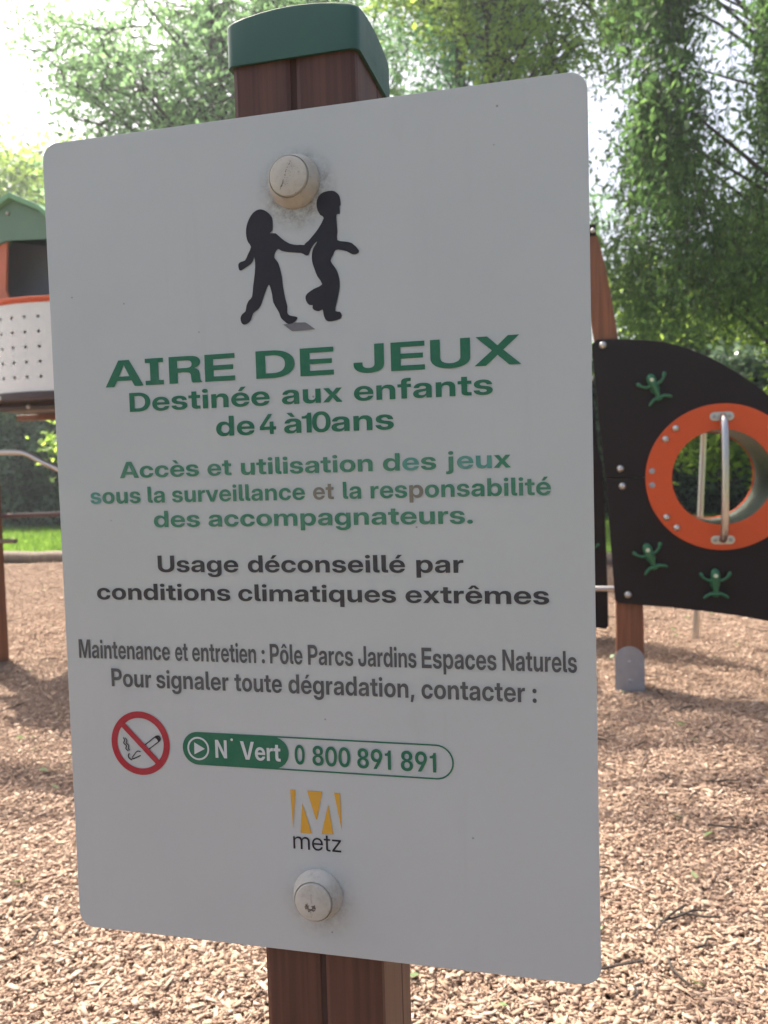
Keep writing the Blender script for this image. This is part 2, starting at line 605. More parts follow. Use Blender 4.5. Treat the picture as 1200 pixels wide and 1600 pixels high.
# grass blades between edging and hedge
def grass():
    g = np.random.default_rng(8)
    n = 60000
    y = g.uniform(0, 1, n) ** 1.1 * 7.2 + .12
    x = g.uniform(-13, 5, n)
    k = (x < -3.6 + 0 * y) | (x > -.4)
    x, y = x[k], y[k]
    n = len(x)
    yy = kerb_y(x) + y
    h = g.uniform(.03, .085, n)
    an = g.uniform(0, 6.3, n)
    w = g.uniform(.004, .008, n) * 1.5
    dx, dy = np.cos(an) * w, np.sin(an) * w
    lean = g.normal(0, .35, (n, 2)) * h[:, None]
    b = np.stack([x, yy, np.full(n, .0)], 1)
    V = np.stack([b + np.stack([dx, dy, 0 * x], 1), b - np.stack([dx, dy, 0 * x], 1), b + np.stack([lean[:, 0], lean[:, 1], h + .01], 1)], 1)
    me = fast_mesh('grass', V.reshape(-1, 3), np.arange(n * 3).reshape(-1, 3), M['grassblade'])
    tag(link_mesh('grass', me), 'short sunlit grass between log edging and dark hedge', 'grass', kind='stuff')
grass()

# log edging
def edging(x0, x1, label, seed):
    r = random.Random(seed)
    n = int((x1 - x0) / .25)
    pts, rr = [], []
    for i in range(n + 1):
        x = x0 + (x1 - x0) * i / n
        pts.append((x, kerb_y(x) + r.gauss(0, .006), .045 + r.gauss(0, .004)))
        rr.append(.078 + r.gauss(0, .003))
    m = MB().tube(pts, rr, 14)
    tag(m.build('edging_log', M['greywood']), label, 'log edging', 'weathered logs edging the wood chip bed')
edging(-9.2, -4.7, 'weathered round log lying before the lawn below the play tower', 1)
edging(-4.66, -.3, 'weathered round log between the two visible logs, behind the sign', 2)
edging(-.26, 4.3, 'weathered round log seen in the gap beside the dark climbing panel', 3)

GLYPHS = r'''{"b,":[268,[[77,119,211,119,214,117,139,-152,40,-151]]],"b.":[268,[[119,157,151,157,177,148,201,126,215,99,217,61,207,33,183,6,157,-6,123,-7,91,4,66,29,55,55,52,75,54,93,65,119,90,145]]],"b0":[644,[[293,739,365,738,417,726,471,699,515,662,552,613,580,553,598,487,607,409,608,321,597,239,577,169,545,105,508,59,461,22,405,-2,347,-11,279,-10,227,2,177,27,135,61,97,109,69,165,48,233,38,301,36,395,45,475,64,551,91,609,110,639,131,663,177,701,207,718,233,727],[313,619,279,612,251,596,227,570,208,539,194,501,184,455,179,395,178,345,182,289,190,243,202,203,220,167,243,139,269,120,299,110,323,108,355,113,389,129,418,157,435,187,450,225,460,271,466,327,466,395,462,443,452,495,440,531,421,565,401,589,375,608,345,618]]],"b4":[644,[[342,727,492,727,177,275,385,274,387,453,524,453,525,275,622,273,622,157,525,155,525,1,523,-1,387,-1,385,156,22,157,23,273]]],"b8":[644,[[291,739,345,740,395,734,439,721,487,697,524,667,549,635,566,599,573,559,573,525,568,493,557,467,544,445,523,423,495,403,459,387,429,379,473,368,515,347,543,326,570,295,587,261,598,219,598,171,589,135,576,105,558,79,533,54,509,36,481,20,447,6,375,-9,303,-12,255,-7,197,6,151,27,111,54,80,87,56,131,47,173,46,215,52,247,68,285,87,311,115,338,143,355,171,367,215,379,173,391,139,409,110,433,89,463,76,493,70,529,72,573,82,609,97,637,119,665,161,699,219,726,251,734],[307,627,287,624,261,613,244,601,229,583,218,561,215,541,214,521,218,499,234,467,249,452,269,440,309,430,337,430,359,434,393,450,418,479,426,497,430,521,426,561,410,591,383,614,347,626],[307,317,285,314,257,304,233,288,216,269,205,249,198,227,197,199,200,175,209,155,225,133,243,118,263,108,309,98,339,98,363,102,401,118,419,133,432,149,446,185,447,213,444,237,436,257,423,275,391,301,349,316]]],"b9":[644,[[299,739,359,738,395,731,429,721,487,691,525,659,560,613,582,561,588,533,591,497,587,443,569,381,529,303,323,1,163,0,344,259,309,254,273,254,219,262,165,284,119,319,84,365,62,419,54,473,54,509,59,543,71,585,88,621,109,649,139,680,167,700,211,721,255,734],[309,621,289,618,263,607,245,596,223,573,208,549,200,527,196,503,196,473,202,445,212,423,226,403,243,387,265,372,287,364,307,360,341,360,367,367,391,378,409,392,425,411,438,433,446,455,449,483,448,513,442,537,432,559,420,577,401,595,379,609,357,618,331,622]]],"b:":[268,[[121,499,157,498,183,486,207,459,217,433,217,401,205,371,181,347,151,335,121,335,91,346,65,373,54,399,54,435,65,461,91,488],[119,157,151,157,177,148,201,126,215,99,217,61,207,33,183,6,157,-6,123,-7,91,4,66,29,55,55,52,75,54,93,65,119,90,145]]],"bA":[714,[[259,727,454,727,707,-1,543,-1,489,158,221,158,166,-1,5,-1],[357,590,261,278,451,279]]],"bD":[702,[[119,729,351,728,399,721,439,712,495,689,545,657,587,617,621,569,638,537,651,501,667,425,670,333,661,267,641,201,609,141,567,91,541,69,511,49,475,30,443,18,365,2,313,0,54,1,54,727],[205,601,205,129,207,127,337,128,373,134,413,148,447,170,476,201,495,235,510,279,518,335,518,395,510,451,496,493,480,523,457,550,435,568,401,586,341,600]]],"bE":[608,[[54,727,576,727,575,599,205,597,205,431,548,429,547,304,205,303,205,131,575,129,575,0,54,1]]],"bI":[392,[[31,727,360,727,360,607,271,605,271,125,273,122,360,121,359,0,31,1,31,121,119,122,120,125,120,605,31,607]]],"bJ":[562,[[360,729,507,729,510,727,510,205,503,153,490,111,467,73,435,40,401,18,355,1,313,-8,245,-10,197,-3,157,9,119,29,85,57,61,89,44,123,32,169,29,209,28,269,31,271,170,271,172,197,180,167,201,139,229,122,265,117,295,120,321,132,342,153,355,185,359,221]]],"bM":[894,[[54,727,274,727,393,391,447,212,449,213,502,393,620,727,839,728,840,1,692,1,695,555,631,345,507,0,386,1,262,343,199,547,202,1,55,0]]],"bN":[726,[[54,727,213,728,453,345,523,224,521,727,671,727,671,1,511,1,293,349,203,504,205,1,54,1]]],"bP":[632,[[54,727,363,728,417,721,453,712,483,699,511,683,547,653,566,631,582,605,602,549,607,507,607,475,604,439,596,407,583,377,568,351,547,326,523,304,499,288,467,272,403,255,359,250,205,249,203,0,54,1],[205,601,205,377,361,378,405,393,423,405,437,419,448,435,456,455,460,479,460,501,456,523,448,543,438,559,423,574,397,589,361,600]]],"bR":[650,[[54,727,357,728,409,723,457,712,501,692,531,672,564,639,579,617,594,589,608,541,612,479,606,429,590,385,566,347,531,312,483,281,627,-1,467,-1,339,251,335,254,205,253,204,-1,55,-1],[205,601,205,377,207,375,337,375,373,378,411,392,431,407,444,421,455,441,462,461,464,505,460,525,452,545,441,560,423,577,393,594,355,602]]],"bU":[704,[[52,727,200,727,200,265,205,225,222,183,236,165,257,147,297,126,323,120,353,118,381,120,407,126,447,146,468,165,482,183,500,225,504,265,504,727,652,727,652,251,650,213,637,161,618,119,593,85,557,50,501,17,439,-4,377,-12,301,-10,235,5,177,30,133,63,99,101,80,131,67,163,57,203,53,237]]],"bV":[706,[[4,727,168,727,288,369,357,139,424,371,539,727,701,727,451,0,259,1]]],"bX":[698,[[30,727,199,728,351,494,503,727,669,728,435,377,691,1,517,1,349,256,175,0,6,1,266,373]]],"ba":[552,[[247,527,329,525,363,519,399,508,427,493,451,476,471,453,488,425,498,395,502,363,501,0,363,0,361,71,359,72,344,49,327,31,305,15,285,5,259,-3,231,-7,169,-6,123,6,89,24,63,49,45,77,32,121,31,147,35,185,50,225,79,257,107,275,141,289,193,301,323,318,345,326,358,341,358,371,345,395,323,411,289,420,245,418,215,405,193,383,183,354,48,355,52,387,62,417,78,445,103,473,135,496,169,511,207,522],[357,239,329,230,237,214,197,198,178,181,170,163,170,139,176,123,187,110,199,103,237,93,283,96,321,113,344,135,358,165,360,239]]],"bb":[598,[[50,727,195,727,197,449,229,488,265,511,311,525,369,527,417,517,461,496,498,465,532,419,554,369,566,317,570,255,563,187,547,131,524,85,488,43,453,17,423,2,385,-7,337,-10,301,-6,265,7,237,24,213,49,195,76,193,1,50,1],[301,411,279,408,253,397,233,383,214,361,203,339,194,313,189,275,188,247,192,215,198,191,210,165,226,143,245,127,269,114,293,108,321,108,343,112,365,122,383,136,399,157,414,187,420,211,424,273,414,331,403,355,388,377,369,394,351,404,329,410]]],"bc":[556,[[259,527,311,528,353,521,401,506,437,486,471,457,498,423,516,387,528,341,530,325,527,323,391,323,378,361,357,388,327,406,291,411,259,408,235,398,210,377,195,355,182,325,174,281,174,239,178,207,186,179,202,149,221,128,243,114,267,106,289,104,311,106,337,115,357,128,370,143,380,161,391,194,530,193,525,161,514,123,495,89,471,59,443,35,409,14,369,-1,331,-9,269,-12,221,-5,173,11,129,37,88,75,60,117,41,165,30,215,28,277,37,335,53,383,77,425,112,465,157,497,207,518]]],"bd":[598,[[402,727,546,727,546,1,405,0,403,77,383,47,366,29,343,12,317,0,287,-7,259,-10,227,-9,187,-2,141,19,101,51,72,87,49,135,35,185,28,239,30,305,40,357,63,413,79,439,99,464,143,500,165,511,195,522,229,527,267,528,317,518,359,495,380,477,402,449],[281,411,259,408,235,398,216,383,197,359,184,333,178,309,174,279,174,239,178,209,186,181,198,157,211,140,229,125,249,114,273,108,301,108,323,112,349,124,367,139,384,159,396,183,404,207,408,231,409,271,406,303,398,331,385,357,371,376,351,393,331,404,309,410]]],"be":[562,[[260,527,319,526,359,518,407,498,443,474,477,439,503,399,524,349,533,299,536,223,533,222,169,221,176,175,197,137,225,112,265,98,291,96,317,98,351,109,381,132,399,162,530,161,520,125,508,101,488,73,461,47,433,27,397,9,361,-3,331,-9,267,-12,221,-6,173,10,129,36,88,75,60,117,41,165,30,215,28,277,36,333,52,381,80,429,99,451,123,474,165,501,213,520],[271,417,233,408,201,385,180,353,172,329,171,314,399,315,394,341,386,361,374,379,359,394,341,405,319,414,293,418]]],"bf":[370,[[259,729,349,729,351,727,351,617,293,616,265,608,257,601,250,589,246,559,247,517,351,516,351,405,246,403,245,1,103,1,102,403,8,405,8,515,11,517,101,517,105,619,115,653,131,679,153,700,183,716,219,725]]],"bg":[598,[[222,525,275,525,305,520,333,509,371,483,390,463,403,443,405,516,546,515,546,19,540,-51,529,-85,520,-105,506,-127,486,-149,467,-166,441,-182,379,-204,323,-211,263,-211,209,-204,161,-188,123,-165,96,-141,72,-105,56,-61,55,-44,191,-44,209,-75,231,-92,267,-104,307,-105,337,-100,363,-87,385,-65,398,-39,404,-3,403,85,391,65,371,41,353,26,327,12,295,3,267,-1,205,3,153,21,110,51,88,73,69,101,43,159,30,217,28,281,36,341,56,399,89,451,127,488,169,511],[277,411,257,408,233,398,211,380,197,361,184,335,178,313,174,283,174,243,184,191,195,169,210,147,227,132,251,120,279,114,297,114,321,118,345,128,365,143,380,159,394,183,404,211,408,235,409,275,406,305,398,333,388,355,371,377,355,392,333,404,311,410]]],"bi":[246,[[110,735,143,734,169,723,191,703,203,675,204,643,195,621,175,598,147,585,111,582,83,590,57,610,43,637,41,671,52,701,63,714,79,725],[50,515,195,515,195,1,193,0,50,1]]],"bj":[282,[[110,735,145,733,169,724,192,703,203,677,205,651,196,621,173,596,147,585,111,582,83,590,58,609,49,623,43,639,41,667,44,685,53,701,77,724],[52,517,193,517,196,515,196,-43,193,-75,185,-109,172,-137,151,-162,125,-181,97,-194,63,-202,-33,-204,-36,-203,-35,-91,5,-90,27,-84,42,-71,50,-45]]],"bl":[272,[[50,727,195,727,196,139,202,123,213,115,260,109,259,0,171,2,121,14,101,24,81,41,67,61,57,87,50,137]]],"bm":[884,[[343,527,391,522,419,511,437,501,469,473,483,453,495,428,515,461,541,488,581,512,619,523,661,527,715,519,755,502,785,477,805,451,818,427,827,397,831,371,833,1,689,1,689,315,686,345,675,371,655,392,631,404,601,408,571,403,545,390,526,369,514,339,512,311,511,0,372,1,372,319,370,345,357,373,339,392,315,404,287,408,259,404,231,390,209,363,198,335,195,305,195,1,50,1,50,515,189,516,191,427,203,449,219,471,255,502,301,522]]],"bn":[586,[[329,527,391,525,421,518,447,506,486,475,503,451,518,423,529,383,534,345,534,1,390,1,390,297,386,337,372,369,353,388,327,400,295,404,257,397,231,383,211,359,200,333,195,289,195,1,51,0,50,515,191,517,193,437,219,471,251,500,287,518]]],"bo":[580,[[261,527,315,527,365,520,411,503,453,477,491,441,518,403,537,359,550,305,552,249,547,197,531,141,509,99,479,61,439,28,391,4,335,-9,271,-12,223,-5,175,10,127,39,91,73,60,117,41,165,31,213,28,277,37,335,53,383,78,427,113,465,159,498,209,518],[271,410,249,403,225,390,206,371,192,349,182,323,176,295,174,257,176,219,182,191,192,167,205,147,223,128,241,116,263,108,307,106,331,112,353,124,369,139,387,165,396,185,404,215,407,257,406,287,402,311,392,341,377,367,363,383,347,396,325,406,307,410]]],"bp":[598,[[323,527,385,525,417,517,445,505,475,486,497,466,532,419,548,385,559,349,569,279,566,201,550,137,535,105,520,79,483,38,437,8,385,-7,327,-10,301,-5,271,4,249,17,229,33,213,51,197,76,195,75,195,-203,51,-204,50,515,191,517,193,515,195,449,218,479,249,503,285,519],[301,411,279,408,253,397,233,383,214,361,203,339,194,313,189,275,188,247,192,215,198,191,210,165,226,143,245,127,269,114,293,108,321,108,343,112,365,122,383,136,399,157,414,187,420,211,424,273,414,331,403,355,388,377,369,394,351,404,329,410]]],"bq":[598,[[226,527,287,525,333,512,355,499,375,483,403,448,405,516,546,515,545,-204,402,-203,401,77,389,57,371,35,351,18,327,5,297,-5,273,-9,215,-8,165,6,121,33,99,53,80,75,54,121,35,185,28,243,33,321,51,387,80,441,100,465,123,486,149,503,175,515],[281,411,259,408,235,398,216,383,197,359,184,333,178,309,174,279,174,239,178,209,186,181,198,157,211,140,229,125,249,114,273,108,301,108,323,112,349,124,367,139,384,159,396,183,404,207,408,231,409,271,406,303,398,331,385,357,371,376,351,393,331,404,309,410]]],"br":[374,[[294,519,359,519,360,399,289,397,257,390,241,382,225,369,205,337,198,315,195,287,195,1,51,0,50,515,189,516,191,430,209,469,230,493,261,512]]],"bs":[520,[[225,527,277,528,317,523,357,513,397,495,427,474,451,447,467,419,477,387,481,355,479,353,349,353,342,381,323,405,297,420,261,426,235,423,213,416,195,403,185,387,182,371,184,357,193,343,207,333,239,320,355,298,407,282,435,267,456,251,474,231,485,209,493,173,493,145,487,113,472,79,449,51,421,28,383,9,345,-4,293,-11,237,-11,185,-4,141,11,101,32,70,59,48,89,30,135,27,163,167,163,178,131,197,110,225,96,253,92,281,92,309,98,331,111,344,127,348,143,346,159,339,171,329,180,297,194,173,219,123,236,95,253,73,272,57,293,45,319,38,351,40,395,52,431,70,459,99,486,139,508,175,519]]],"bt":[368,[[98,657,241,657,242,517,348,515,347,404,242,401,244,139,251,125,265,116,347,112,347,0,237,1,181,10,157,20,138,33,122,49,109,73,100,101,98,129,98,401,11,403,8,405,8,515,98,517]]],"bu":[586,[[52,517,193,517,195,515,195,221,198,185,209,157,227,135,251,121,289,114,321,118,351,132,373,157,386,187,390,221,391,517,533,517,534,1,393,1,391,79,368,47,333,17,295,-1,255,-9,211,-9,165,0,131,17,100,43,84,63,68,93,58,123,52,157]]],"bv":[554,[[6,515,157,515,279,141,315,261,398,515,548,515,357,0,196,1]]],"bx":[538,[[19,515,175,516,271,360,369,516,521,516,350,267,531,1,373,0,269,166,217,81,163,0,6,1,190,263]]],"bà":[552,[[106,733,247,734,330,581,229,581],[247,527,329,525,363,519,399,508,427,493,451,476,471,453,488,425,498,395,502,363,501,0,363,0,361,71,359,72,344,49,327,31,305,15,285,5,259,-3,231,-7,169,-6,123,6,89,24,63,49,45,77,32,121,31,147,35,185,50,225,79,257,107,275,141,289,193,301,323,318,345,326,358,341,358,371,345,395,323,411,289,420,245,418,215,405,193,383,183,354,48,355,52,387,62,417,78,445,103,473,135,496,169,511,207,522],[357,239,329,230,237,214,197,198,178,181,170,163,170,139,176,123,187,110,199,103,237,93,283,96,321,113,344,135,358,165,360,239]]],"bè":[562,[[114,733,253,733,338,581,237,580],[260,527,319,526,359,518,407,498,443,474,477,439,503,399,524,349,533,299,536,223,533,222,169,221,176,175,197,137,225,112,265,98,291,96,317,98,351,109,381,132,399,162,530,161,520,125,508,101,488,73,461,47,433,27,397,9,361,-3,331,-9,267,-12,221,-6,173,10,129,36,88,75,60,117,41,165,30,215,28,277,36,333,52,381,80,429,99,451,123,474,165,501,213,520],[271,417,233,408,201,385,180,353,172,329,171,314,399,315,394,341,386,361,374,379,359,394,341,405,319,414,293,418]]],"bé":[562,[[309,733,447,733,448,731,325,580,225,580],[260,527,319,526,359,518,407,498,443,474,477,439,503,399,524,349,533,299,536,223,533,222,169,221,176,175,197,137,225,112,265,98,291,96,317,98,351,109,381,132,399,162,530,161,520,125,508,101,488,73,461,47,433,27,397,9,361,-3,331,-9,267,-12,221,-6,173,10,129,36,88,75,60,117,41,165,30,215,28,277,36,333,52,381,80,429,99,451,123,474,165,501,213,520],[271,417,233,408,201,385,180,353,172,329,171,314,399,315,394,341,386,361,374,379,359,394,341,405,319,414,293,418]]],"bê":[562,[[223,733,337,733,458,585,345,585,281,666,217,585,105,585],[260,527,319,526,359,518,407,498,443,474,477,439,503,399,524,349,533,299,536,223,533,222,169,221,176,175,197,137,225,112,265,98,291,96,317,98,351,109,381,132,399,162,530,161,520,125,508,101,488,73,461,47,433,27,397,9,361,-3,331,-9,267,-12,221,-6,173,10,129,36,88,75,60,117,41,165,30,215,28,277,36,333,52,381,80,429,99,451,123,474,165,501,213,520],[271,417,233,408,201,385,180,353,172,329,171,314,399,315,394,341,386,361,374,379,359,394,341,405,319,414,293,418]]],"bô":[580,[[232,733,347,733,467,585,355,585,289,666,225,585,114,585],[261,527,315,527,365,520,411,503,453,477,491,441,518,403,537,359,550,305,552,249,547,197,531,141,509,99,479,61,439,28,391,4,335,-9,271,-12,223,-5,175,10,127,39,91,73,60,117,41,165,31,213,28,277,37,335,53,383,78,427,113,465,159,498,209,518],[271,410,249,403,225,390,206,371,192,349,182,323,176,295,174,257,176,219,182,191,192,167,205,147,223,128,241,116,263,108,307,106,331,112,353,124,369,139,387,165,396,185,404,215,407,257,406,287,402,311,392,341,377,367,363,383,347,396,325,406,307,410]]],"rm":[838,[[275,525,329,523,375,507,393,496,418,473,443,434,469,469,497,493,535,514,571,524,619,526,657,520,693,505,728,479,747,455,760,433,770,405,776,373,777,-1,695,-1,694,345,690,377,675,409,653,429,623,444,583,450,547,446,511,430,485,405,466,367,461,329,461,0,379,-1,378,347,374,379,360,407,337,429,303,445,269,450,231,444,197,428,169,399,150,361,145,315,145,1,143,-1,62,-1,62,515,142,515,143,435,167,468,197,496,235,516]]],"re":[536,[[243,527,293,527,343,517,387,498,415,477,448,443,471,405,487,365,499,313,503,257,503,235,501,234,118,233,120,205,128,171,140,141,154,119,189,87,213,74,239,67,293,64,319,68,347,79,369,92,385,107,402,131,411,154,493,154,486,123,472,93,454,67,430,43,409,27,377,9,343,-3,315,-9,255,-12,211,-5,171,8,131,32,99,63,71,103,50,151,39,203,35,257,41,323,57,379,80,425,111,463,151,496,197,517],[257,453,233,450,207,442,185,430,165,413,147,391,132,363,122,331,119,306,419,306,413,341,403,369,391,391,371,415,347,434,321,446,293,452]]],"rt":[312,[[100,657,181,657,183,516,287,515,286,445,182,443,184,105,192,87,207,76,225,72,286,71,285,0,209,0,163,10,143,20,125,36,113,53,104,73,99,115,99,443,9,444,7,447,7,515,99,517]]],"rz":[478,[[46,515,431,515,429,447,153,77,431,76,433,1,46,1,47,65,326,439,47,440]]]}'''
LINEDATA = r'''[["heading", "g", -0.1843, 0.01953, [["AIRE", 0.04479, 0.14992], ["DE", 0.16624, 0.22459], ["JEUX", 0.23896, 0.35462]]], ["a", "g", -0.20347, 0.01403, [["Destinée", 0.06414, 0.1758], ["aux", 0.18518, 0.23024], ["enfants", 0.23858, 0.3353]]], ["b", "g", -0.22408, 0.01435, [["de", 0.13347, 0.16345], ["4", 0.16745, 0.18004], ["à", 0.18607, 0.19909], ["1", 0.19957, 0.20675], ["0", 0.20713, 0.22084], ["ans", 0.22148, 0.26656]]], ["c", "g", -0.25279, 0.01213, [["Accès", 0.05332, 0.11837], ["et", 0.12523, 0.14417], ["utilisation", 0.15177, 0.25051], ["des", 0.25795, 0.29562], ["jeux", 0.30229, 0.3464]]], ["d", "g", -0.27176, 0.01214, [["sous", 0.02737, 0.06981], ["la", 0.07575, 0.08985], ["surveillance", 0.09584, 0.20005], ["et", 0.20614, 0.22158], ["la", 0.22836, 0.24161], ["responsabilité", 0.24848, 0.37235]]], ["e", "g", -0.29021, 0.01231, [["des", 0.07998, 0.11759], ["accompagnateurs", 0.12448, 0.31454], [".", 0.31595, 0.3199]]], ["f", "k", -0.32395, 0.01247, [["Usage", 0.08171, 0.14672], ["déconseillé", 0.15424, 0.27175], ["par", 0.27973, 0.31275]]], ["h", "k", -0.34512, 0.0, [["conditions", 0.02921, 0.13957], ["climatiques", 0.14585, 0.26468], ["extrêmes", 0.27151, 0.36994]]], ["i", "k", -0.39087, 0.01454, [["Maintenance", 0.01106, 0.08857], ["et", 0.09293, 0.10326], ["entretien", 0.10689, 0.15806], [":", 0.16239, 0.16489], ["Pôle", 0.16889, 0.19398], ["Parcs", 0.19818, 0.23208], ["Jardins", 0.23575, 0.27801], ["Espaces", 0.28175, 0.33381], ["Naturels", 0.3379, 0.38737]]], ["j", "k", -0.41232, 0.01404, [["Pour", 0.03827, 0.07204], ["signaler", 0.0763, 0.13544], ["toute", 0.14013, 0.17736], ["dégradation,", 0.18243, 0.27595], ["contacter", 0.28105, 0.35272], [":", 0.35766, 0.36044]]], ["k", "w", -0.46338, 0.01371, [["N", 0.1228, 0.13213], ["Vert", 0.14287, 0.17449]]], ["l", "g", -0.46455, 0.01428, [["0", 0.18556, 0.19322], ["800", 0.19908, 0.22767], ["891", 0.23286, 0.25765], ["891", 0.26484, 0.29015]]], ["m", "k", -0.52799, 0.0, [["metz", 0.18196, 0.2187]]]]'''
# ------------------------------------------------------------------ sign
ST = 1.25043          # world height of the sign's top edge
GL = json.loads(GLYPHS)
GL['bR'] = [650, [[70,0,70,729,410,729,500,722,560,700,600,660,622,610,626,550,612,480,575,425,520,392,565,370,600,325,610,250,614,120,624,55,652,18,652,0,482,0,466,40,460,110,455,215,440,262,405,285,350,290,220,290,220,0],
                  [220,612,220,408,385,408,440,420,468,455,476,510,468,565,440,600,385,612]]]
GL['b1'] = [556, [[205,0,205,505,70,505,70,590,150,598,212,632,245,712,350,712,350,0]]]
LINES = json.loads(LINEDATA)
sign = thing('information_sign', 'white playground rules sign bolted to a brown wooden post with green cap', 'sign', (.2, .05, 0))

raw_mesh('panel', [(*upright([rrect(0, .4, ST - .606, ST, .0125)], 0.0, .0032, .0004), 0)], [M['sign']], sign)

# post: two glued halves with a groove, front and sides, slightly rounded arrises
def signpost():
    m = MB()
    m.box(.154, .1988, .0042, .0955, -.1, 1.3, .004)
    m.box(.2012, .246, .0042, .0955, -.1, 1.3, .004)
    m.box(.19, .21, .0062, .093, -.1, 1.298, mi=1)
    m.build('post', [M['postwood'], M['groove']], sign)
    for x in (.15385, .24585):
        MB().box(x, x + .0003, .062, .064, 0, 1.287).build('glue_line', M['groove'], sign)
    c = MB()
    # cap: skirt round the post head and a domed top
    x0, x1, y0, y1 = .1512, .2488, .0012, .0988
    levels = [(0, 1.287, 0), (0, 1.3135, .9), (.0004, 1.3150, 1), (.0016, 1.3160, 1), (.010, 1.3178, .9), (.022, 1.3205, .6), (.036, 1.3225, .25), (.047, 1.3235, 0)]
    rings = []
    for ins, z, ar in levels:
        L = rrect(x0 + ins, x1 - ins, y0 + ins, y1 - ins, max(.0006, .006 - ins * .11), 4)
        L = [q for k, q in enumerate(L)]
        full = []
        for k, q in enumerate(L):                     # extra points along the straight sides
            full.append(q)
            if k % 5 == 4:
                e = L[(k + 1) % len(L)]
                for t in (.125, .25, .375, .5, .625, .75, .875): full.append((q[0] + (e[0] - q[0]) * t, q[1] + (e[1] - q[1]) * t))
        def arch(x, y):
            u, v = (x - .2) / .0488, (y - .05) / .0488
            return .0065 * ar * (1 - min(u * u, 1) * min(v * v, 1) ** .5 if abs(v) > abs(u) else 1 - min(v * v, 1) * min(u * u, 1) ** .5)
        rings.append([c.bm.verts.new((x, y, z + arch(x, y))) for x, y in full])
    L = rrect(.1537, .2463, .0037, .0963, .005, 4)
    full = []
    for k, q in enumerate(L):
        full.append(q)
        if k % 5 == 4:
            e = L[(k + 1) % len(L)]
            for t in (.125, .25, .375, .5, .625, .75, .875): full.append((q[0] + (e[0] - q[0]) * t, q[1] + (e[1] - q[1]) * t))
    inner = [[c.bm.verts.new((x, y, z)) for x, y in full] for z in (1.300, 1.287)]
    rings = inner + rings
    n = len(rings[0])
    for a, b in zip(rings, rings[1:]):
        for k in range(n):
            f = c.bm.faces.new((a[k], a[(k + 1) % n], b[(k + 1) % n], b[k]))
            f.smooth = True
    c.bm.faces.new(rings[-1])
    c.build('post_cap', M['cap'], sign)
    for z, tilt in ((ST - .049, .0), (ST - .5606, .0)):
        b = MB()
        b.lathe([(.0001, 0), (.0186, 0), (.0188, -.0015), (.0180, -.0035), (.0150, -.0112), (.0146, -.0118), (.0144, -.0118), (.0144, -.0095), (.0001, -.0095)], (.2, 0, z), n=48)
        bo = b.build('bolt_cover', M['knob'], sign)
        t = MB()
        t.lathe([(.0001, -.0095), (.0138, -.0095), (.0138, -.0124), (.0132, -.0134), (.010, -.0143), (.005, -.0148), (0, -.0149)], (.2, 0, z), n=48)
        lid = t.build('lid', M['knob'], bo)
        # dark scrape across the lid (upper) / chewed hole (lower)
        sc = MB()
        r = random.Random(4)
        def lid_y(px, pz):
            d = math.hypot(px - .2, pz - z)
            return float(np.interp(d, [0, .005, .010, .0132, .0138], [-.0149, -.0148, -.0143, -.0134, -.0124])) - .00012
        def sliver(px, pz, ang, l, w):
            pts = [(-l / 2, 0), (-l * .2, w * r.uniform(.3, .6)), (l * .25, w * r.uniform(.2, .6)), (l / 2, 0), (l * .2, -w * r.uniform(.3, .6)), (-l * .3, -w * r.uniform(.2, .6))]
            ca, sa = math.cos(ang), math.sin(ang)
            q = [(px + a * ca - b_ * sa, pz + a * sa + b_ * ca) for a, b_ in pts]
            sc.bm.faces.new([sc.bm.verts.new((u, lid_y(u, v), v)) for u, v in q])
        if z > 1:
            dr = math.atan2(.0105, .0042)
            for k in range(30):
                u = r.uniform(-1, 1)
                px, pz = .1985 + .0038 * u + r.gauss(0, .00035), z + .0095 * u + r.gauss(0, .0003)
                sliver(px, pz, dr + r.gauss(0, .35), r.uniform(.0006, .0026), r.uniform(.0002, .00045))
            for k in range(26):
                sliver(.2005 + r.gauss(0, .003), z + r.gauss(0, .004), r.uniform(0, 3.1), r.uniform(.0003, .0007), r.uniform(.0002, .0004))
        else:
            for k in range(120):
                a = rad(r.uniform(120, 400))
                rr_ = r.uniform(.0014, .0041)
                sliver(.1987 + rr_ * math.cos(a), z - .0028 + rr_ * .85 * math.sin(a), a + 1.57 + r.gauss(0, .6), r.uniform(.0006, .0017), r.uniform(.0003, .0008))
            for k in range(16):
                sliver(.1997 + r.gauss(0, .0003), z + .0005 + k * .00042, r.uniform(-.4, .4), r.uniform(.0003, .0010), .0002)
            for k in range(8):
                sliver(.1993 + r.gauss(0, .0003), z - .0068 - k * .0005, r.uniform(-.4, .4), r.uniform(.0003, .0008), .0002)
        sc.build('scuff_mark', M['scuff'], bo)
signpost()

GC = {}
def glyph(key):
    if key not in GC:
        loops = [[(L[i] / 1000, L[i + 1] / 1000) for i in range(0, len(L), 2)] for L in GL[key][1]]
        GC[key] = (shape_data(loops), GL[key][0] / 1000, [p[0] for L in loops for p in L])
    return GC[key]

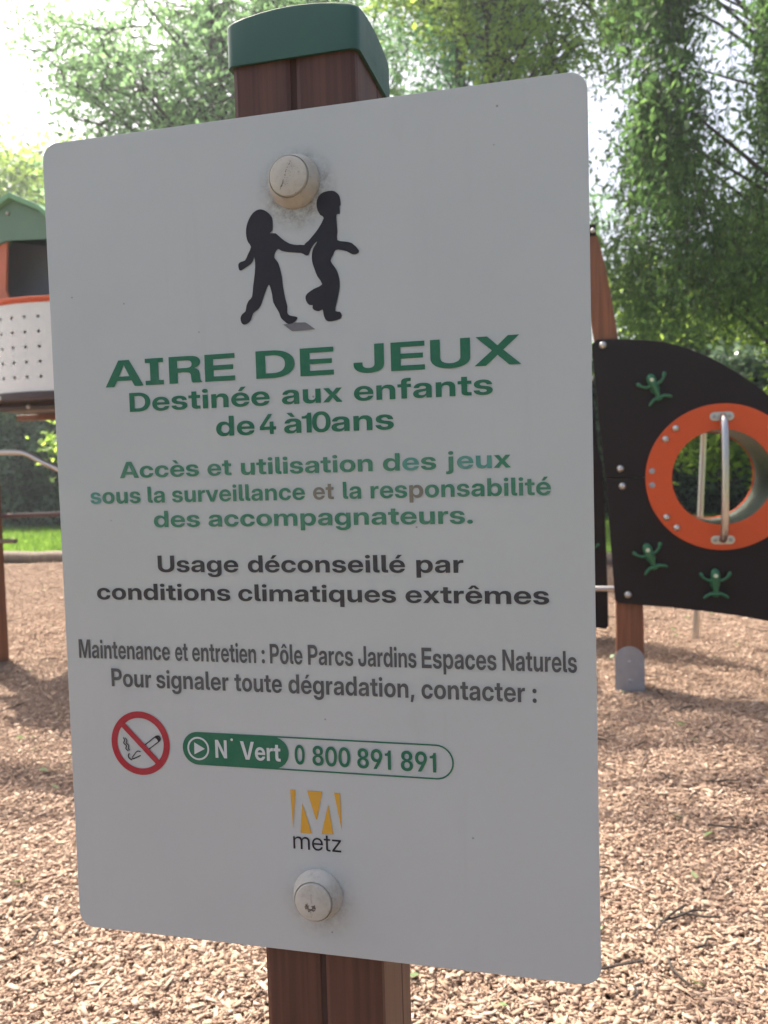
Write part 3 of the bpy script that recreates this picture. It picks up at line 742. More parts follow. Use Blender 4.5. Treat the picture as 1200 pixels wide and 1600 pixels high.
OVER = {('d', 3): 'br', ('d', 5, 3): 'br', ('c', 3, 1): 'g3', ('c', 4, 1): 'g3', ('c', 4, 2): 'g3', ('d', 0, 0): 'g3', ('c', 3, 2): 'g2', ('e', 1, 4): 'g2'}
LAB = {'heading': 'large green capital letters forming the heading', 'a': 'green lettering just under the heading',
       'b': 'green lettering giving the age range', 'c': 'faded green lettering, first line of its block', 'd': 'faded green lettering with two browned words',
       'e': 'faded green lettering, last line of its block', 'f': 'black lettering, upper line of the weather warning',
       'h': 'black lettering, lower line of the weather warning', 'i': 'narrow grey lettering, upper contact line', 'j': 'narrow grey lettering, lower contact line',
       'k': 'white lettering on the green end of the phone badge', 'l': 'green phone number in the badge', 'm': 'thin black lower case word under the yellow emblem'}
def line_mesh(key, col, zb, h, words, y, parent):
    pre = 'r' if key == 'm' else 'b'
    cap = .729
    if key == 'h': h = .0124
    if key == 'm': h = .0130
    names = ['g']
    parts = []
    slots = []
    def slot(c):
        if c not in slots: slots.append(c)
        return slots.index(c)
    base = {'c': 'g2', 'd': 'g2', 'e': 'g2', 'i': 'k2', 'j': 'k2'}.get(key, col)
    for wi, (w, x0, x1) in enumerate(words):
        pen, items, lo, hi = 0, [], 9, -9
        for ci, ch in enumerate(w):
            (V, F), adv, xs = glyph(pre + ch)
            items.append((V, F, pen, ci))
            lo = min(lo, pen + min(xs)); hi = max(hi, pen + max(xs))
            pen += adv
        sx = (x1 - x0) / (hi - lo)
        sz = h / cap
        for V, F, p, ci in items:
            c = OVER.get((key, wi, ci), OVER.get((key, wi), base))
            parts.append(([(x0 + (v[0] + p - lo) * sx, y, ST + zb + v[1] * sz) for v in V], F, slot(c)))
    return raw_mesh('lettering', parts, [M[c] for c in slots], parent, LAB[key])

PY = -.0004
def flat(loops, y):
    V, F = shape_data(loops)
    return [(x, y, z + ST) for x, z, _ in V], F

badge_parts = []
for key, col, zb, h, words in LINES:
    if key in 'kl' and len(key) == 1: continue
    if key == 'm': continue
    line_mesh(key, col, zb, h, words, PY, sign)

# children hand in hand
GIRL = [(0.1748, -0.0655), (0.1786, -0.0674), (0.1821, -0.0712), (0.1828, -0.0746), (0.1826, -0.0808), (0.1803, -0.0826), (0.1848, -0.0831), (0.1891, -0.0871), (0.1946, -0.091), (0.2001, -0.0926), (0.2058, -0.0932), (0.209, -0.0972), (0.2081, -0.1005), (0.2059, -0.1), (0.2032, -0.0984), (0.1943, -0.0971), (0.1888, -0.0957), (0.1864, -0.0941), (0.1841, -0.0963), (0.1832, -0.0991), (0.1836, -0.1006), (0.1857, -0.1034), (0.187, -0.1072), (0.1884, -0.1136), (0.189, -0.1209), (0.1904, -0.1294), (0.1916, -0.1347), (0.1914, -0.1389), (0.1933, -0.1411), (0.1977, -0.1422), (0.199, -0.1434), (0.1965, -0.146), (0.1923, -0.1471), (0.1894, -0.1452), (0.1865, -0.1422), (0.1855, -0.139), (0.1834, -0.1352), (0.1812, -0.131), (0.1805, -0.1255), (0.1794, -0.1207), (0.1784, -0.1185), (0.1769, -0.1205), (0.1753, -0.124), (0.1734, -0.1286), (0.1716, -0.1327), (0.169, -0.1355), (0.1657, -0.1376), (0.1638, -0.1422), (0.1614, -0.1444), (0.1585, -0.1452), (0.1565, -0.144), (0.1557, -0.1406), (0.1571, -0.1377), (0.1598, -0.1358), (0.1607, -0.1319), (0.1626, -0.1284), (0.1652, -0.1259), (0.1664, -0.1181), (0.1679, -0.1098), (0.1685, -0.1025), (0.168, -0.0983), (0.1672, -0.1003), (0.1653, -0.1027), (0.1612, -0.105), (0.1577, -0.1068), (0.156, -0.1059), (0.1556, -0.1024), (0.1574, -0.1007), (0.1609, -0.0999), (0.1633, -0.0957), (0.1658, -0.0909), (0.1637, -0.0874), (0.1625, -0.0831), (0.1626, -0.0778), (0.1642, -0.0728), (0.1673, -0.0681), (0.171, -0.0657)]
BOY = [(0.2274, -0.058), (0.2308, -0.0599), (0.2328, -0.0629), (0.2333, -0.0683), (0.2324, -0.0692), (0.2325, -0.0741), (0.2312, -0.0742), (0.2299, -0.0751), (0.2301, -0.0812), (0.2303, -0.0865), (0.23, -0.0919), (0.2351, -0.0934), (0.2404, -0.0949), (0.2454, -0.1004), (0.2439, -0.1025), (0.2407, -0.1027), (0.237, -0.1004), (0.2327, -0.099), (0.2286, -0.0986), (0.2267, -0.1018), (0.2247, -0.1057), (0.2275, -0.1101), (0.2298, -0.1149), (0.2308, -0.1211), (0.2302, -0.1272), (0.2283, -0.1343), (0.227, -0.1404), (0.2303, -0.1411), (0.2315, -0.1436), (0.2307, -0.1458), (0.2268, -0.1469), (0.2219, -0.1473), (0.2194, -0.1455), (0.2182, -0.1418), (0.2178, -0.1387), (0.215, -0.1397), (0.2117, -0.1388), (0.2103, -0.1371), (0.2105, -0.1351), (0.208, -0.1349), (0.2059, -0.1321), (0.2054, -0.129), (0.2072, -0.1265), (0.2122, -0.1238), (0.218, -0.1213), (0.2147, -0.1157), (0.2127, -0.1104), (0.2112, -0.1051), (0.2111, -0.1004), (0.2121, -0.0964), (0.2138, -0.094), (0.2153, -0.0917), (0.2133, -0.0929), (0.211, -0.0958), (0.2092, -0.0993), (0.2081, -0.1005), (0.2067, -0.0985), (0.2056, -0.0932), (0.209, -0.0905), (0.2124, -0.0872), (0.2164, -0.0829), (0.2207, -0.076), (0.2184, -0.0739), (0.2163, -0.0701), (0.2157, -0.0655), (0.2172, -0.061), (0.2211, -0.0584)]
SHADE = [(0.188, -0.147), (0.192, -0.1468), (0.197, -0.1464), (0.2048, -0.1467), (0.2121, -0.1521), (0.1946, -0.1522)]
def rounder(L):
    P = [L[-1]] + L + L[:2]
    out = []
    for i in range(1, len(P) - 2):
        a, b, c, d = (np.array(q) for q in P[i - 1:i + 3])
        for t in (0, .5):
            out.append(tuple(.5 * ((2 * b) + (-a + c) * t + (2 * a - 5 * b + 4 * c - d) * t * t + (-a + 3 * b - 3 * c + d) * t ** 3)))
    return out
raw_mesh('children_pictogram', [(*flat([rounder(GIRL)], PY), 0), (*flat([rounder(BOY)], PY - .00005), 0), (*flat([SHADE], PY), 1)],
         [M['blk'], M['shade']], sign, 'black silhouette of two children walking hand in hand')
# no smoking
cx, cz = .0605, -.4557
ring = [circle(cx, cz, .0247, 64), circle(cx, cz, .0196, 64)]
bar = ribbon([(cx - .0152, cz + .0149), (cx + .0152, cz - .0149)], .0043)
cig = [ribbon([(.0640, -.4570), (.0738, -.4497)], .0008), ribbon([(.0668, -.4605), (.0768, -.4532)], .0008),
       ribbon(smooth_line([(.0738, -.4497), (.0762, -.4494), (.0775, -.4512), (.0768, -.4532)], 5), .0011),
       ribbon(smooth_line([(.0738, -.4499), (.0756, -.4512), (.0768, -.4532)], 5), .0022),
       ribbon([(.0530, -.4672), (.0566, -.4628)], .0008), ribbon([(.0548, -.4678), (.0604, -.4652)], .0008),
       ribbon(smooth_line([(.0566, -.4628), (.0584, -.4618), (.0604, -.4624)], 4), .0008),
       ribbon(smooth_line([(.0530, -.4672), (.0536, -.4681), (.0548, -.4678)], 4), .0009),
       ribbon(smooth_line([(.0462, -.4518), (.0472, -.4540), (.0464, -.4562), (.0486, -.4582), (.0480, -.4604), (.0500, -.4622)], 5), .0009),
       ribbon(smooth_line([(.0480, -.4520), (.0492, -.4540), (.0485, -.4560), (.0506, -.4578), (.0502, -.4602), (.0514, -.4616)], 5), .0008),
       ribbon(smooth_line([(.0508, -.4640), (.0498, -.4660), (.0510, -.4682), (.0530, -.4690)], 5), .0010)]
raw_mesh('no_smoking_symbol', [(*flat(ring, PY), 0), (*flat([bar], PY - .0002), 0)] + [(*flat([c], PY - .0001 - .00001 * i), 1) for i, c in enumerate(cig)],
         [M['r'], M['blk']], sign, 'round red no smoking symbol')
# phone badge
def stadium(x0, x1, zc, r): return arc(x1 - r, zc, r, -90, 90, 16) + arc(x0 + r, zc, r, 90, 270, 16)
zc = -.4571
out_l = stadium(.0960, .3027, zc, .0125)
in_l = stadium(.0971, .3016, zc, .0114)
fill = arc(.0960 + .0120, zc, .0119, 90, 270, 16) + arc(.1809 - .0120, zc, .0119, -90, 90, 16)
badge = raw_mesh('phone_number_badge', [(*flat([out_l, in_l], PY), 0), (*flat([fill], PY - .0001), 0),
                 (*flat([circle(.1089, zc, .0089), circle(.1089, zc, .0075)], PY - .0003), 1),
                 (*flat([[(.1058, zc + .0046), (.1056, zc - .0046), (.1143, zc)]], PY - .0003), 1),
                 (*flat([circle(.1363, -.4490, .0010, 20)], PY - .0003), 1)], [M['g'], M['w']], sign, 'green and white rounded phone number badge')
for key, col, zb, h, words in LINES:
    if key in ('k', 'l'): line_mesh(key, col, zb, h, words, PY - .0003, badge)
# city emblem
EMB = [[(0.181, -0.4839), (0.1851, -0.484), (0.1822, -0.5137)], [(0.194, -0.4838), (0.2056, -0.4839), (0.2009, -0.5048), (0.2, -0.5046)], [(0.19, -0.4934), (0.1966, -0.5155), (0.1879, -0.5157)], [(0.2098, -0.4929), (0.213, -0.5149), (0.2041, -0.5153)], [(0.2145, -0.484), (0.219, -0.4842), (0.2196, -0.5117)]]
emb = raw_mesh('city_emblem', [(*flat([L], PY), 0) for L in EMB], [M['y']], sign, 'yellow block emblem with a letter left blank in it')
for key, col, zb, h, words in LINES:
    if key == 'm': line_mesh(key, 'blk', zb, h, words, PY, emb)

# ------------------------------------------------------------------ climbing frame (right)
frame = thing('climbing_frame', 'dark climbing frame panel with orange ringed crawl hole and curved wooden posts', 'climbing frame', (.55, 3.22, 0))
RE = smooth_line([(.606, -.15), (.606, .004), (.605, .38), (.582, .8), (.552, 1.2), (.516, 1.519), (.503, 1.611), (.481, 1.76), (.456, 1.878), (.434, 1.965)], 5)
def curved_post(RE, w, y0, y1, mirror=None):
    Lf = []
    for i, p in enumerate(RE):
        a, b = RE[max(i - 1, 0)], RE[min(i + 1, len(RE) - 1)]
        dx, dz = b[0] - a[0], b[1] - a[1]
        l = math.hypot(dx, dz)
        wz = w - (.020 * min(1, max(0, p[1]) / 1.3) if w < .2 else 0)
        Lf.append((p[0] - dz / l * wz, p[1] + dx / l * wz))
    loop = RE + Lf[::-1]
    if mirror is not None: loop = [(mirror - x, z) for x, z in loop]
    return upright([loop], y0, y1, .005)
def shoe(x0, x1, y, h, parent, back=False):
    L = [(x0, -.12)] + [(x1, -.12)] + arc((x0 + x1) / 2, h - (x1 - x0) / 2, (x1 - x0) / 2, 0, 180, 16)
    s_ = raw_mesh('metal_shoe', [(*upright([L], y - .006, y - .001, .0008), 0)], [M['galv']], parent)
    for zz in (.05, .13):
        MB().lathe([(.009, .0), (.009, -.003), (.006, -.006), (0, -.0068)], ((x0 + x1) / 2, y - .006, zz), n=12).build('bolt', M['galv'], s_)
    return s_
p1 = raw_mesh('curved_post', [(*curved_post(RE, .118, 3.166, 3.284), 0)], [M['beamwood']], frame)
shoe(.484, .608, 3.166, .20, p1)
p2 = raw_mesh('curved_post', [(*curved_post(RE, .118, 3.166, 3.284, -.1), 0)], [M['beamwood']], frame)
shoe(-.708, -.584, 3.166, .20, p2)
b = MB(); b.box(1.165, 1.285, 3.166, 3.284, -.15, .78, .006)
p3 = b.build('short_post', M['beamwood'], frame)
shoe(1.163, 1.287, 3.166, .20, p3)
# dark steel joint at the head of the curved posts
for x0, x1 in ((.30, .432), (-.532, -.40)):
    jo = MB().box(x0, x1, 3.155, 3.295, 1.955, 2.005, .006).build('joint', M['hpl'], frame)
    MB().lathe([(.010, 0), (.010, -.004), (.006, -.008), (0, -.009)], (x1 - .014, 3.155, 1.975), n=12).build('bolt', M['steel'], jo)
MB().tube([(-.42, 3.225, 1.985), (.32, 3.225, 1.985)], .022, 16).build('cross_tube', M['hpl'], frame)
# panel with seam and hole
HC = (.920, .921)
SE = .9285
top = [(.4565, SE + .001), (.436, 1.12), (.407, 1.47), (.409, 1.50), (.428, 1.516), (.513, 1.513), (.616, 1.503), (.705, 1.488), (.78, 1.463), (.854, 1.428), (.916, 1.393), (.977, 1.351), (1.037, 1.306), (1.097, 1.252), (1.16, 1.18), (1.22, 1.09), (1.265, 1.0), (1.288, SE + .001)]
hole_t = arc(HC[0], HC[1], .215, 180 - 2.0, 2.0, 30)
hole_t = [(HC[0] + .215, SE + .001)] + arc(HC[0], HC[1], .215, 5, 175, 30) + [(HC[0] - .215, SE + .001)]
up_loop = top + hole_t
bot = [(1.288, SE - .001), (1.305, .80), (1.312, .6), (1.305, .42), (1.29, .305), (1.093, .323), (.971, .345), (.846, .360), (.719, .374), (.59, .383), (.500, .392), (.489, .400), (.486, .43), (.4567, SE - .001)]
hole_b = [(HC[0] - .215, SE - .001)] + arc(HC[0], HC[1], .215, 183, 357, 30) + [(HC[0] + .215, SE - .001)]
raw_mesh('panel', [(*upright([up_loop], 3.14, 3.160, .002), 0)], [M['hpl']], frame, 'upper dark brown panel with rounded top edge')
raw_mesh('panel', [(*upright([bot + hole_b], 3.14, 3.160, .002), 0)], [M['hpl']], frame, 'lower dark brown panel with climbing holds')
raw_mesh('ring', [(*upright([circle(HC[0], HC[1], .302, 72), circle(HC[0], HC[1], .196, 72)], 3.122, 3.1385, .002), 0)], [M['orange']], frame)
m = MB(); m.lathe([(.200, 3.1395), (.200, 3.56), (.212, 3.56), (.212, 3.1395), (.200, 3.1395)], (HC[0], 0, HC[1]), n=72)
m.build('crawl_tube', M['tubein'], frame)
raw_mesh('back_ring', [(*upright([circle(HC[0], HC[1], .26, 72), circle(HC[0], HC[1], .196, 72)], 3.562, 3.578, .002), 0)], [M['orange']], frame)
# handle bar across the hole
m = MB(); m.tube(smooth_line([(.921, 3.122, 1.168), (.921, 3.085, 1.160), (.921, 3.055, 1.12), (.9205, 3.040, 1.02), (.920, 3.036, .92), (.919, 3.040, .81), (.9185, 3.055, .715), (.918, 3.085, .672), (.918, 3.122, .664)], 6), .0155, 16)
hb = m.build('handle_bar', M['steel'], frame)
for z in (1.170, .662):
    L = [(x + .92, zz + z) for x, zz in stadium(-.047, .047, 0, .018)]
    br = raw_mesh('bracket', [(*upright([L], 3.116, 3.1215, .0012), 0)], [M['steel']], frame)
    for dx in (-.030, .030):
        MB().lathe([(.008, 0), (.008, -.002), (.005, -.004), (0, -.0045)], (.92 + dx, 3.116, z), n=12).build('screw', M['galv'], br)
def dome(x, y, z, r=.0155):
    m = MB(); m.lathe([(r, 0), (r, -.004), (r * .88, -.009), (r * .5, -.0135), (0, -.015)], (x, y, z), n=20)
    return m
for x, z in ((.453, 1.490), (.517, .966), (.525, .892), (.542, .428)):
    dome(x, 3.14, z).build('bolt', M['steel'], frame)
for a in (131, 143.5, 216.5, 229, -46, -34, 34, 46):
    dome(HC[0] + .274 * math.cos(rad(a)), 3.122, HC[1] + .274 * math.sin(rad(a)), .0145).build('bolt', M['steel'], frame)
for z in (.953, .894):
    m = MB(); m.lathe([(.012, 0), (.012, -.0015), (.009, -.003), (0, -.003)], (.6445, 3.122, z), n=16)
    m.build('bolt', M['galv'], frame, 'flat dull bolt at the side of the ring')
# climbing grips shaped like little figures
def grip(x, y, z, ang, parent):
    Rm = Matrix.Rotation(ang, 4, 'Y') @ Matrix.Scale(.84, 4)
    def T(p):
        return Vector((x, y, z)) + (Rm @ Vector(p))
    m = MB()
    m.tube([T((0, -.012, -.062)), T((0, -.018, -.03)), T((0, -.024, .015)), T((0, -.024, .045)), T((0, -.018, .066)), T((0, -.012, .076))],
           [.0085, .0105, .0145, .0195, .0165, .005], 14)
    for sx in (-1, 1):
        m.tube([T((sx * v[0], v[1], v[2])) for v in ((.005, -.022, .020), (.035, -.024, .020), (.056, -.026, .034), (.066, -.026, .050), (.070, -.025, .060))],
               [.009, .0063, .0055, .009, .005], 12)
        m.tube([T((sx * v[0], v[1], v[2])) for v in ((0, -.016, -.050), (.025, -.020, -.048), (.047, -.020, -.060), (.058, -.018, -.070))],
               [.010, .007, .007, .0045], 12)
    m.lathe([(.02, 0), (.02, -.010), (.0001, -.010)], (x, y, z - .0), n=16)
    o = m.build('climbing_grip', M['hold'], parent)
    k = MB()
    c = T((0, -.046, .045))
    k.lathe([(.0085, 0), (.0085, -.002), (0, -.003)], c, n=16)
    k.build('plug', M['holdwhite'], o)
    return o
for x, z, a in ((.661, 1.296, -.38), (.636, .587, -.36), (.891, .477, -.03)):
    grip(x, 3.14, z, a, frame)
# rung between the curved posts, rear panel and leaning pole
m = MB(); m.tube([(-.62, 3.225, .441), (.52, 3.225, .441)], .0115, 12)
m.build('rung', M['steel'], frame)
BL = smooth_line([(.405, 1.467), (.437, 1.075), (.46, .942), (.472, .5), (.478, .175)], 4) + [(.478, .075), (.466, .055), (.405, .062), (.2, .085), (0, .11), (-.25, .15), (-.29, .30), (-.30, .7), (-.25, 1.1), (-.1, 1.4), (.1, 1.55), (.3, 1.6), (.38, 1.56)]
bp = raw_mesh('rear_panel', [(*upright([BL], 4.28, 4.30, .003), 0)], [M['hpl']], frame)
grip(.365, 4.28, .505, .2, bp)
dome(.402, 4.28, 1.462).build('bolt', M['steel'], bp)
m = MB(); m.tube(smooth_line([(.938, 4.30, -.12), (.943, 4.30, 0), (.972, 4.30, .69), (.992, 4.30, 1.10), (.990, 4.24, 1.22), (.97, 4.05, 1.265), (.95, 3.60, 1.17)], 6), .0165, 14)
m.build('leaning_pole', M['steel'], frame)
MB().tube([(.2, 4.26, -.1), (.2, 4.26, 1.45)], .02, 12).build('rear_support', M['steel'], frame)
MB().tube([(.2, 4.25, .30), (.2, 3.60, .38), (.2, 3.225, .441)], .012, 10).build('tie_bar', M['steel'], frame)

# ------------------------------------------------------------------ play tower (left)
tower = thing('play_tower', 'play tower with white perforated barrier, orange rim and pale green gable roof', 'play tower', (-2.3, 3.5, 0))
AX, AY, AR = -2.25, 3.62, .62
def tower_build():
    z0, z1 = 1.418, 1.852
    a0, a1 = 172, 368
    n = 120
    m = MB()
    # perforated wall: a curved sheet with a round hole cut in every cell
    cols, rows = 29, 5
    zl, zh = 1.452, 1.812
    dz = .0705
    zb = z0 + .012
    bm = m.bm
    def P(a, z, r): return (AX + r * math.cos(rad(a)), AY + r * math.sin(rad(a)), z)
    da = (a1 - a0) / cols
    hr = .0085
    for side, r in ((0, AR), (1, AR - .012)):
        for i in range(cols):
            for j in range(rows):
                ac, zc_ = a0 + da * (i + .5), zl + (zh - zl) / rows * (j + .5)
                ha, hz = da / 2, (zh - zl) / rows / 2
                K = 16
                outer, inn = [], []
                for k in range(K):
                    t = 2 * math.pi * k / K
                    c_, s_ = math.cos(t), math.sin(t)
                    q = max(abs(c_), abs(s_))
                    outer.append(bm.verts.new(P(ac + ha * c_ / q, zc_ + hz * s_ / q, r)))
                    inn.append(bm.verts.new(P(ac + math.degrees(hr * c_ / AR), zc_ + hr * s_, r)))
                for k in range(K):
                    bm.faces.new((outer[k], outer[(k + 1) % K], inn[(k + 1) % K], inn[k]))
    for r in (AR, AR - .012):
        for za, zb_ in ((z0, zl), (zh, z1)):
            for i in range(cols * 2):
                q = [bm.verts.new(P(a0 + da / 2 * k, z, r)) for k, z in ((i, za), (i + 1, za), (i + 1, zb_), (i, zb_))]
                bm.faces.new(q)
    m.build('barrier', M['white'], tower)
    m = MB()
    m.tube([P(a, z1 + .006, AR - .006) for a in np.linspace(a0, a1, 60)], .017, 10)
    m.build('rim', M['orange'], tower)
    # platform: curved deck edge and two joists below
    deck = [(AX + (AR + .01) * math.cos(rad(a)), AY + (AR + .01) * math.sin(rad(a))) for a in np.linspace(140, 400, 48)]
    deck += [(AX + .7, AY + .95), (AX - .72, AY + .95)]
    V, F = shape_data([deck], .036, .004)
    raw_mesh('platform', [([(x, y, 1.398 + z) for x, y, z in V], F, 0)], [M['plum']], tower)
    for y in (3.16, 3.85):
        MB().box(AX - .72, AX + .62, y, y + .07, 1.345, 1.379, .004).build('joist', M['beamwood'], tower)
    m = MB()
    m.tube([(AX - .72, 3.12, 1.352), (AX + .62, 3.12, 1.352)], .016, 10)
    m.build('rail', M['plum'], tower)
    for (x, z) in ((-2.42, 1.392), (-2.33, 1.355)):
        dome(x, 3.11 if z < 1.38 else AY - .60, z, .012).build('bolt', M['steel'], tower)
    # legs with metal shoes
    for x, y in ((-2.745, 3.26), (-1.55, 3.26), (-2.745, 4.4), (-1.55, 4.4)):
        b = MB(); b.box(x - .06, x + .06, y - .06, y + .06, -.15, 1.98 if y > 4 else (1.345 if x > -2 else 1.96), .006)
        lg = b.build('leg', M['beamwood'], tower)
        shoe(x - .061, x + .061, y - .06, .15, lg)
    # step peg and bars by the near leg
    m = MB(); m.tube([(-2.70, 3.24, .671), (-2.53, 3.22, .671)], .0125, 12)
    m.build('step_peg', M['greywood'], tower)
    m = MB(); m.tube([(-2.70, 3.25, .80), (-1.61, 3.25, .822)], .0125, 10)
    m.build('cross_bar', M['brownsteel'], tower)
    m = MB(); m.tube(smooth_line([(-2.75, 3.20, 1.128), (-2.585, 3.20, 1.134), (-2.455, 3.20, 1.130), (-2.40, 3.20, 1.112), (-2.33, 3.20, 1.078), (-2.22, 3.20, 1.03), (-2.0, 3.20, .93), (-1.75, 3.20, .86), (-1.6, 3.20, .85)], 5), .0145, 14)
    m.build('hand_rail', M['steel'], tower)
    # gable roof with its front face set back under the slopes
    gx = -2.40
    ap, ev, hw = 2.425, 2.145, .56
    y0, y1 = 3.16, 4.45
    for sx, lab in ((-1, None), (1, None)):
        q = [(gx, ap), (gx + sx * .16, ap - .075), (gx + sx * hw, ev - .13)]
        th = .03
        L = q + [(p[0], p[1] - th) for p in q[::-1]]
        raw_mesh('roof_slope', [(*upright([L], y0 - .03, y1 + .03, .003), 0)], [M['roofgreen']], tower)
    raw_mesh('gable', [(*upright([[(gx, ap - .032), (gx + .155, ap - .106), (gx + .40, ev - .03), (gx + .40, 2.17), (gx - .055, 2.195), (gx - .40, 2.11), (gx - .40, ev - .03), (gx - .155, ap - .106)]], y0, y0 + .018, .002), 0)], [M['gable']], tower)
    raw_mesh('side_panel', [(*upright([[(gx - .06, 2.24), (gx - .085, 1.956), (gx - .045, 1.86), (gx - .045, 1.43), (gx - .5, 1.43), (gx - .5, 2.05), (gx - .3, 2.2)]], y0 + .022, y0 + .040, .002), 0)], [M['orange2']], tower)
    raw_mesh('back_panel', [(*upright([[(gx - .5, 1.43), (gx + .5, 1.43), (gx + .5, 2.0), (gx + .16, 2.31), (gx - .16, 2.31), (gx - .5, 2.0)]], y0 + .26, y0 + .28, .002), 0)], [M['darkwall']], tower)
    for sx in (-1, 1):
        MB().box(gx + sx * .53 - .02, gx + sx * .53 + .02, y0 + .05, y0 + .09, 1.42, 2.0, .004).build('roof_strut', M['plum'], tower)
    dome(gx - .03, y0 - .0, 2.33, .010).build('bolt', M['steel'], tower)
tower_build()

# ------------------------------------------------------------------ trees
def leaf_cloud(P, size, g, up=.5, hang=0.0, aspect=.52):
    n = len(P)
    nrm = g.normal(0, 1, (n, 3)); nrm[:, 2] = np.abs(nrm[:, 2]) + up
    nrm /= np.linalg.norm(nrm, axis=1)[:, None]
    t = g.normal(0, 1, (n, 3)); t[:, 2] -= hang
    t -= nrm * (t * nrm).sum(1)[:, None]
    t /= np.linalg.norm(t, axis=1)[:, None] + 1e-9
    b = np.cross(nrm, t)
    s = size * g.uniform(.6, 1.35, n)[:, None]
    w = aspect * g.uniform(.7, 1.2, n)[:, None]
    V = np.stack([P - t * s * .5, P - t * s * .05 + b * s * w * .5 + nrm * s * .08, P + t * s * .5, P - t * s * .05 - b * s * w * .5 + nrm * s * .08], 1)
    return V.reshape(-1, 3)

def in_blobs(blobs, n, g, shell=.55):
    w = np.array([b[6] if len(b) > 6 else b[3] * b[4] * b[5] for b in blobs], float)
    k = g.choice(len(blobs), n, p=w / w.sum())
    d = g.normal(0, 1, (n, 3)); d /= np.linalg.norm(d, axis=1)[:, None]
    r = g.uniform(shell ** 3, 1, n) ** (1 / 3)
    B = np.array([b[:6] for b in blobs])[k]
    return B[:, :3] + d * r[:, None] * B[:, 3:6]

def tree(name, label, cat, base, top, r0, blobs, nclump, per, leaf, mat, seed, group=None, sig=(.42, .26), droop=0.0, limbs=.6, shell=.5, lean=(0, 0), bark='bark', up=.5, dens_pow=1):
    g = np.random.default_rng(seed)
    t = thing(name, label, cat, base, group)
    bx, by, bz = base
    n = 9
    axis = []
    for i in range(n):
        f = i / (n - 1)
        axis.append(np.array([bx + lean[0] * f + g.normal(0, .03) * (i > 0) * r0 * 6, by + lean[1] * f + g.normal(0, .03) * (i > 0) * r0 * 6, bz - .2 + (top + .2) * f]))
    m = MB()
    m.tube([tuple(a) for a in axis], [r0 * (1.25 if i == 0 else 1) * (1 - .82 * i / (n - 1)) for i in range(n)], 10)
    C = in_blobs(blobs, nclump, g, shell)
    P = []
    A = np.array(axis)
    for c in C:
        if g.uniform() < limbs:
            hd = math.hypot(c[0] - bx, c[1] - by)
            zt = np.clip(c[2] - .75 * hd - .3, bz + .25 * top * .6, bz + top * .98)
            f = (zt - A[0, 2]) / (A[-1, 2] - A[0, 2])
            k = min(int(f * (n - 1)), n - 2)
            s = A[k] + (A[k + 1] - A[k]) * (f * (n - 1) - k)
            mid = s * .5 + c * .5 + np.array([g.normal(0, .12), g.normal(0, .12), .10 * hd]) 
            pts = smooth_line([tuple(s), tuple(s * .8 + mid * .2 + [0, 0, .03]), tuple(mid), tuple(c)], 3)
            L = len(pts)
            r_ = min(r0 * .34, .018 + .012 * hd)
            m.tube(pts, [r_ * (1 - .85 * i / (L - 1)) for i in range(L)], 5, caps=False)
        k = int(per * g.uniform(.5, 1.5))
        if droop:
            ns = max(2, int(k / 26))
            for _ in range(ns):
                o = c + g.normal(0, 1, 3) * np.array([sig[0], sig[0], sig[1]])
                Ls = droop * g.uniform(.35, 1.25)
                q = int(26 * Ls / droop * 1.1) + 4
                u = g.uniform(0, 1, q)
                dr = g.normal(0, .12, 2)
                ph, am = g.uniform(0, 6.3), g.uniform(.04, .12)
                cv = lambda w: (o[0] + dr[0] * w * Ls + am * np.sin(ph + w * 3.2), o[1] + dr[1] * w * Ls + am * np.cos(ph + w * 2.7), o[2] - w ** .9 * Ls)
                cx_, cy_, cz_ = cv(u)
                sp = .10 * (1 - .45 * u)
                P.append(np.stack([cx_ + g.normal(0, 1, q) * sp, cy_ + g.normal(0, 1, q) * sp, cz_ + g.normal(0, .06, q)], 1))
                m.tube([tuple(cv(w)) for w in (0.0, .3, .6, .9)], [.0045, .0035, .0025, .0015], 3, caps=False)
        else:
            # flattened sprays around the branch end
            ns = max(1, k // 22)
            o = c + g.normal(0, 1, (ns, 3)) * np.array([sig[0], sig[0], sig[1]])
            for oo in o:
                m.tube([tuple(c), tuple((c + oo) / 2 + g.normal(0, .03, 3)), tuple(oo)], [.011, .008, .003], 3, caps=False)
                q = g.normal(0, 1, (22, 3)) * np.array([.14, .14, .045]) * (leaf / .09)
                P.append(oo + q)
    P = np.concatenate(P)
    P = P[P[:, 2] > bz + .05]
    m.build('trunk', M[bark], t)
    V = leaf_cloud(P, leaf, g, up=up, hang=1.2 if droop else .2, aspect=.42 if droop else .52)
    me = fast_mesh('crown', V, np.arange(len(V)).reshape(-1, 4), M[mat])
    link_mesh('crown', me, t)
    return t, len(P)

NL = []
FAR = 'broadleaf trees standing behind the hedge'
def T(*a, **k):
    t, n = tree(*a, **k)
    NL.append((a[0], n))
    return t
# left: backlit broadleaf with open crown and visible limbs
T('broadleaf_tree', 'open backlit broadleaf tree with dark limbs above the left half of the sign', 'tree', (-4.0, 10.2, 0), 8.6, .19,
  [(-4.7, 10.2, 5.4, 1.5, 1.4, 1.1), (-5.7, 10.0, 6.2, 1.0, 1.3, .9), (-4.3, 10.3, 7.6, 1.5, 1.4, 1.3), (-5.3, 10.4, 4.5, .9, 1.2, .5), (-3.1, 10.2, 6.2, 1.0, 1.3, 1.5), (-3.8, 10.2, 5.4, .9, 1.1, .6), (-6.0, 10, 5.0, .5, .9, .4, .4), (-6.5, 9.8, 6.6, .5, .8, .5, .35)],
  150, 235, .09, 'leafA', 11, limbs=.95, shell=.2, lean=(-.6, 0), sig=(.34, .2))
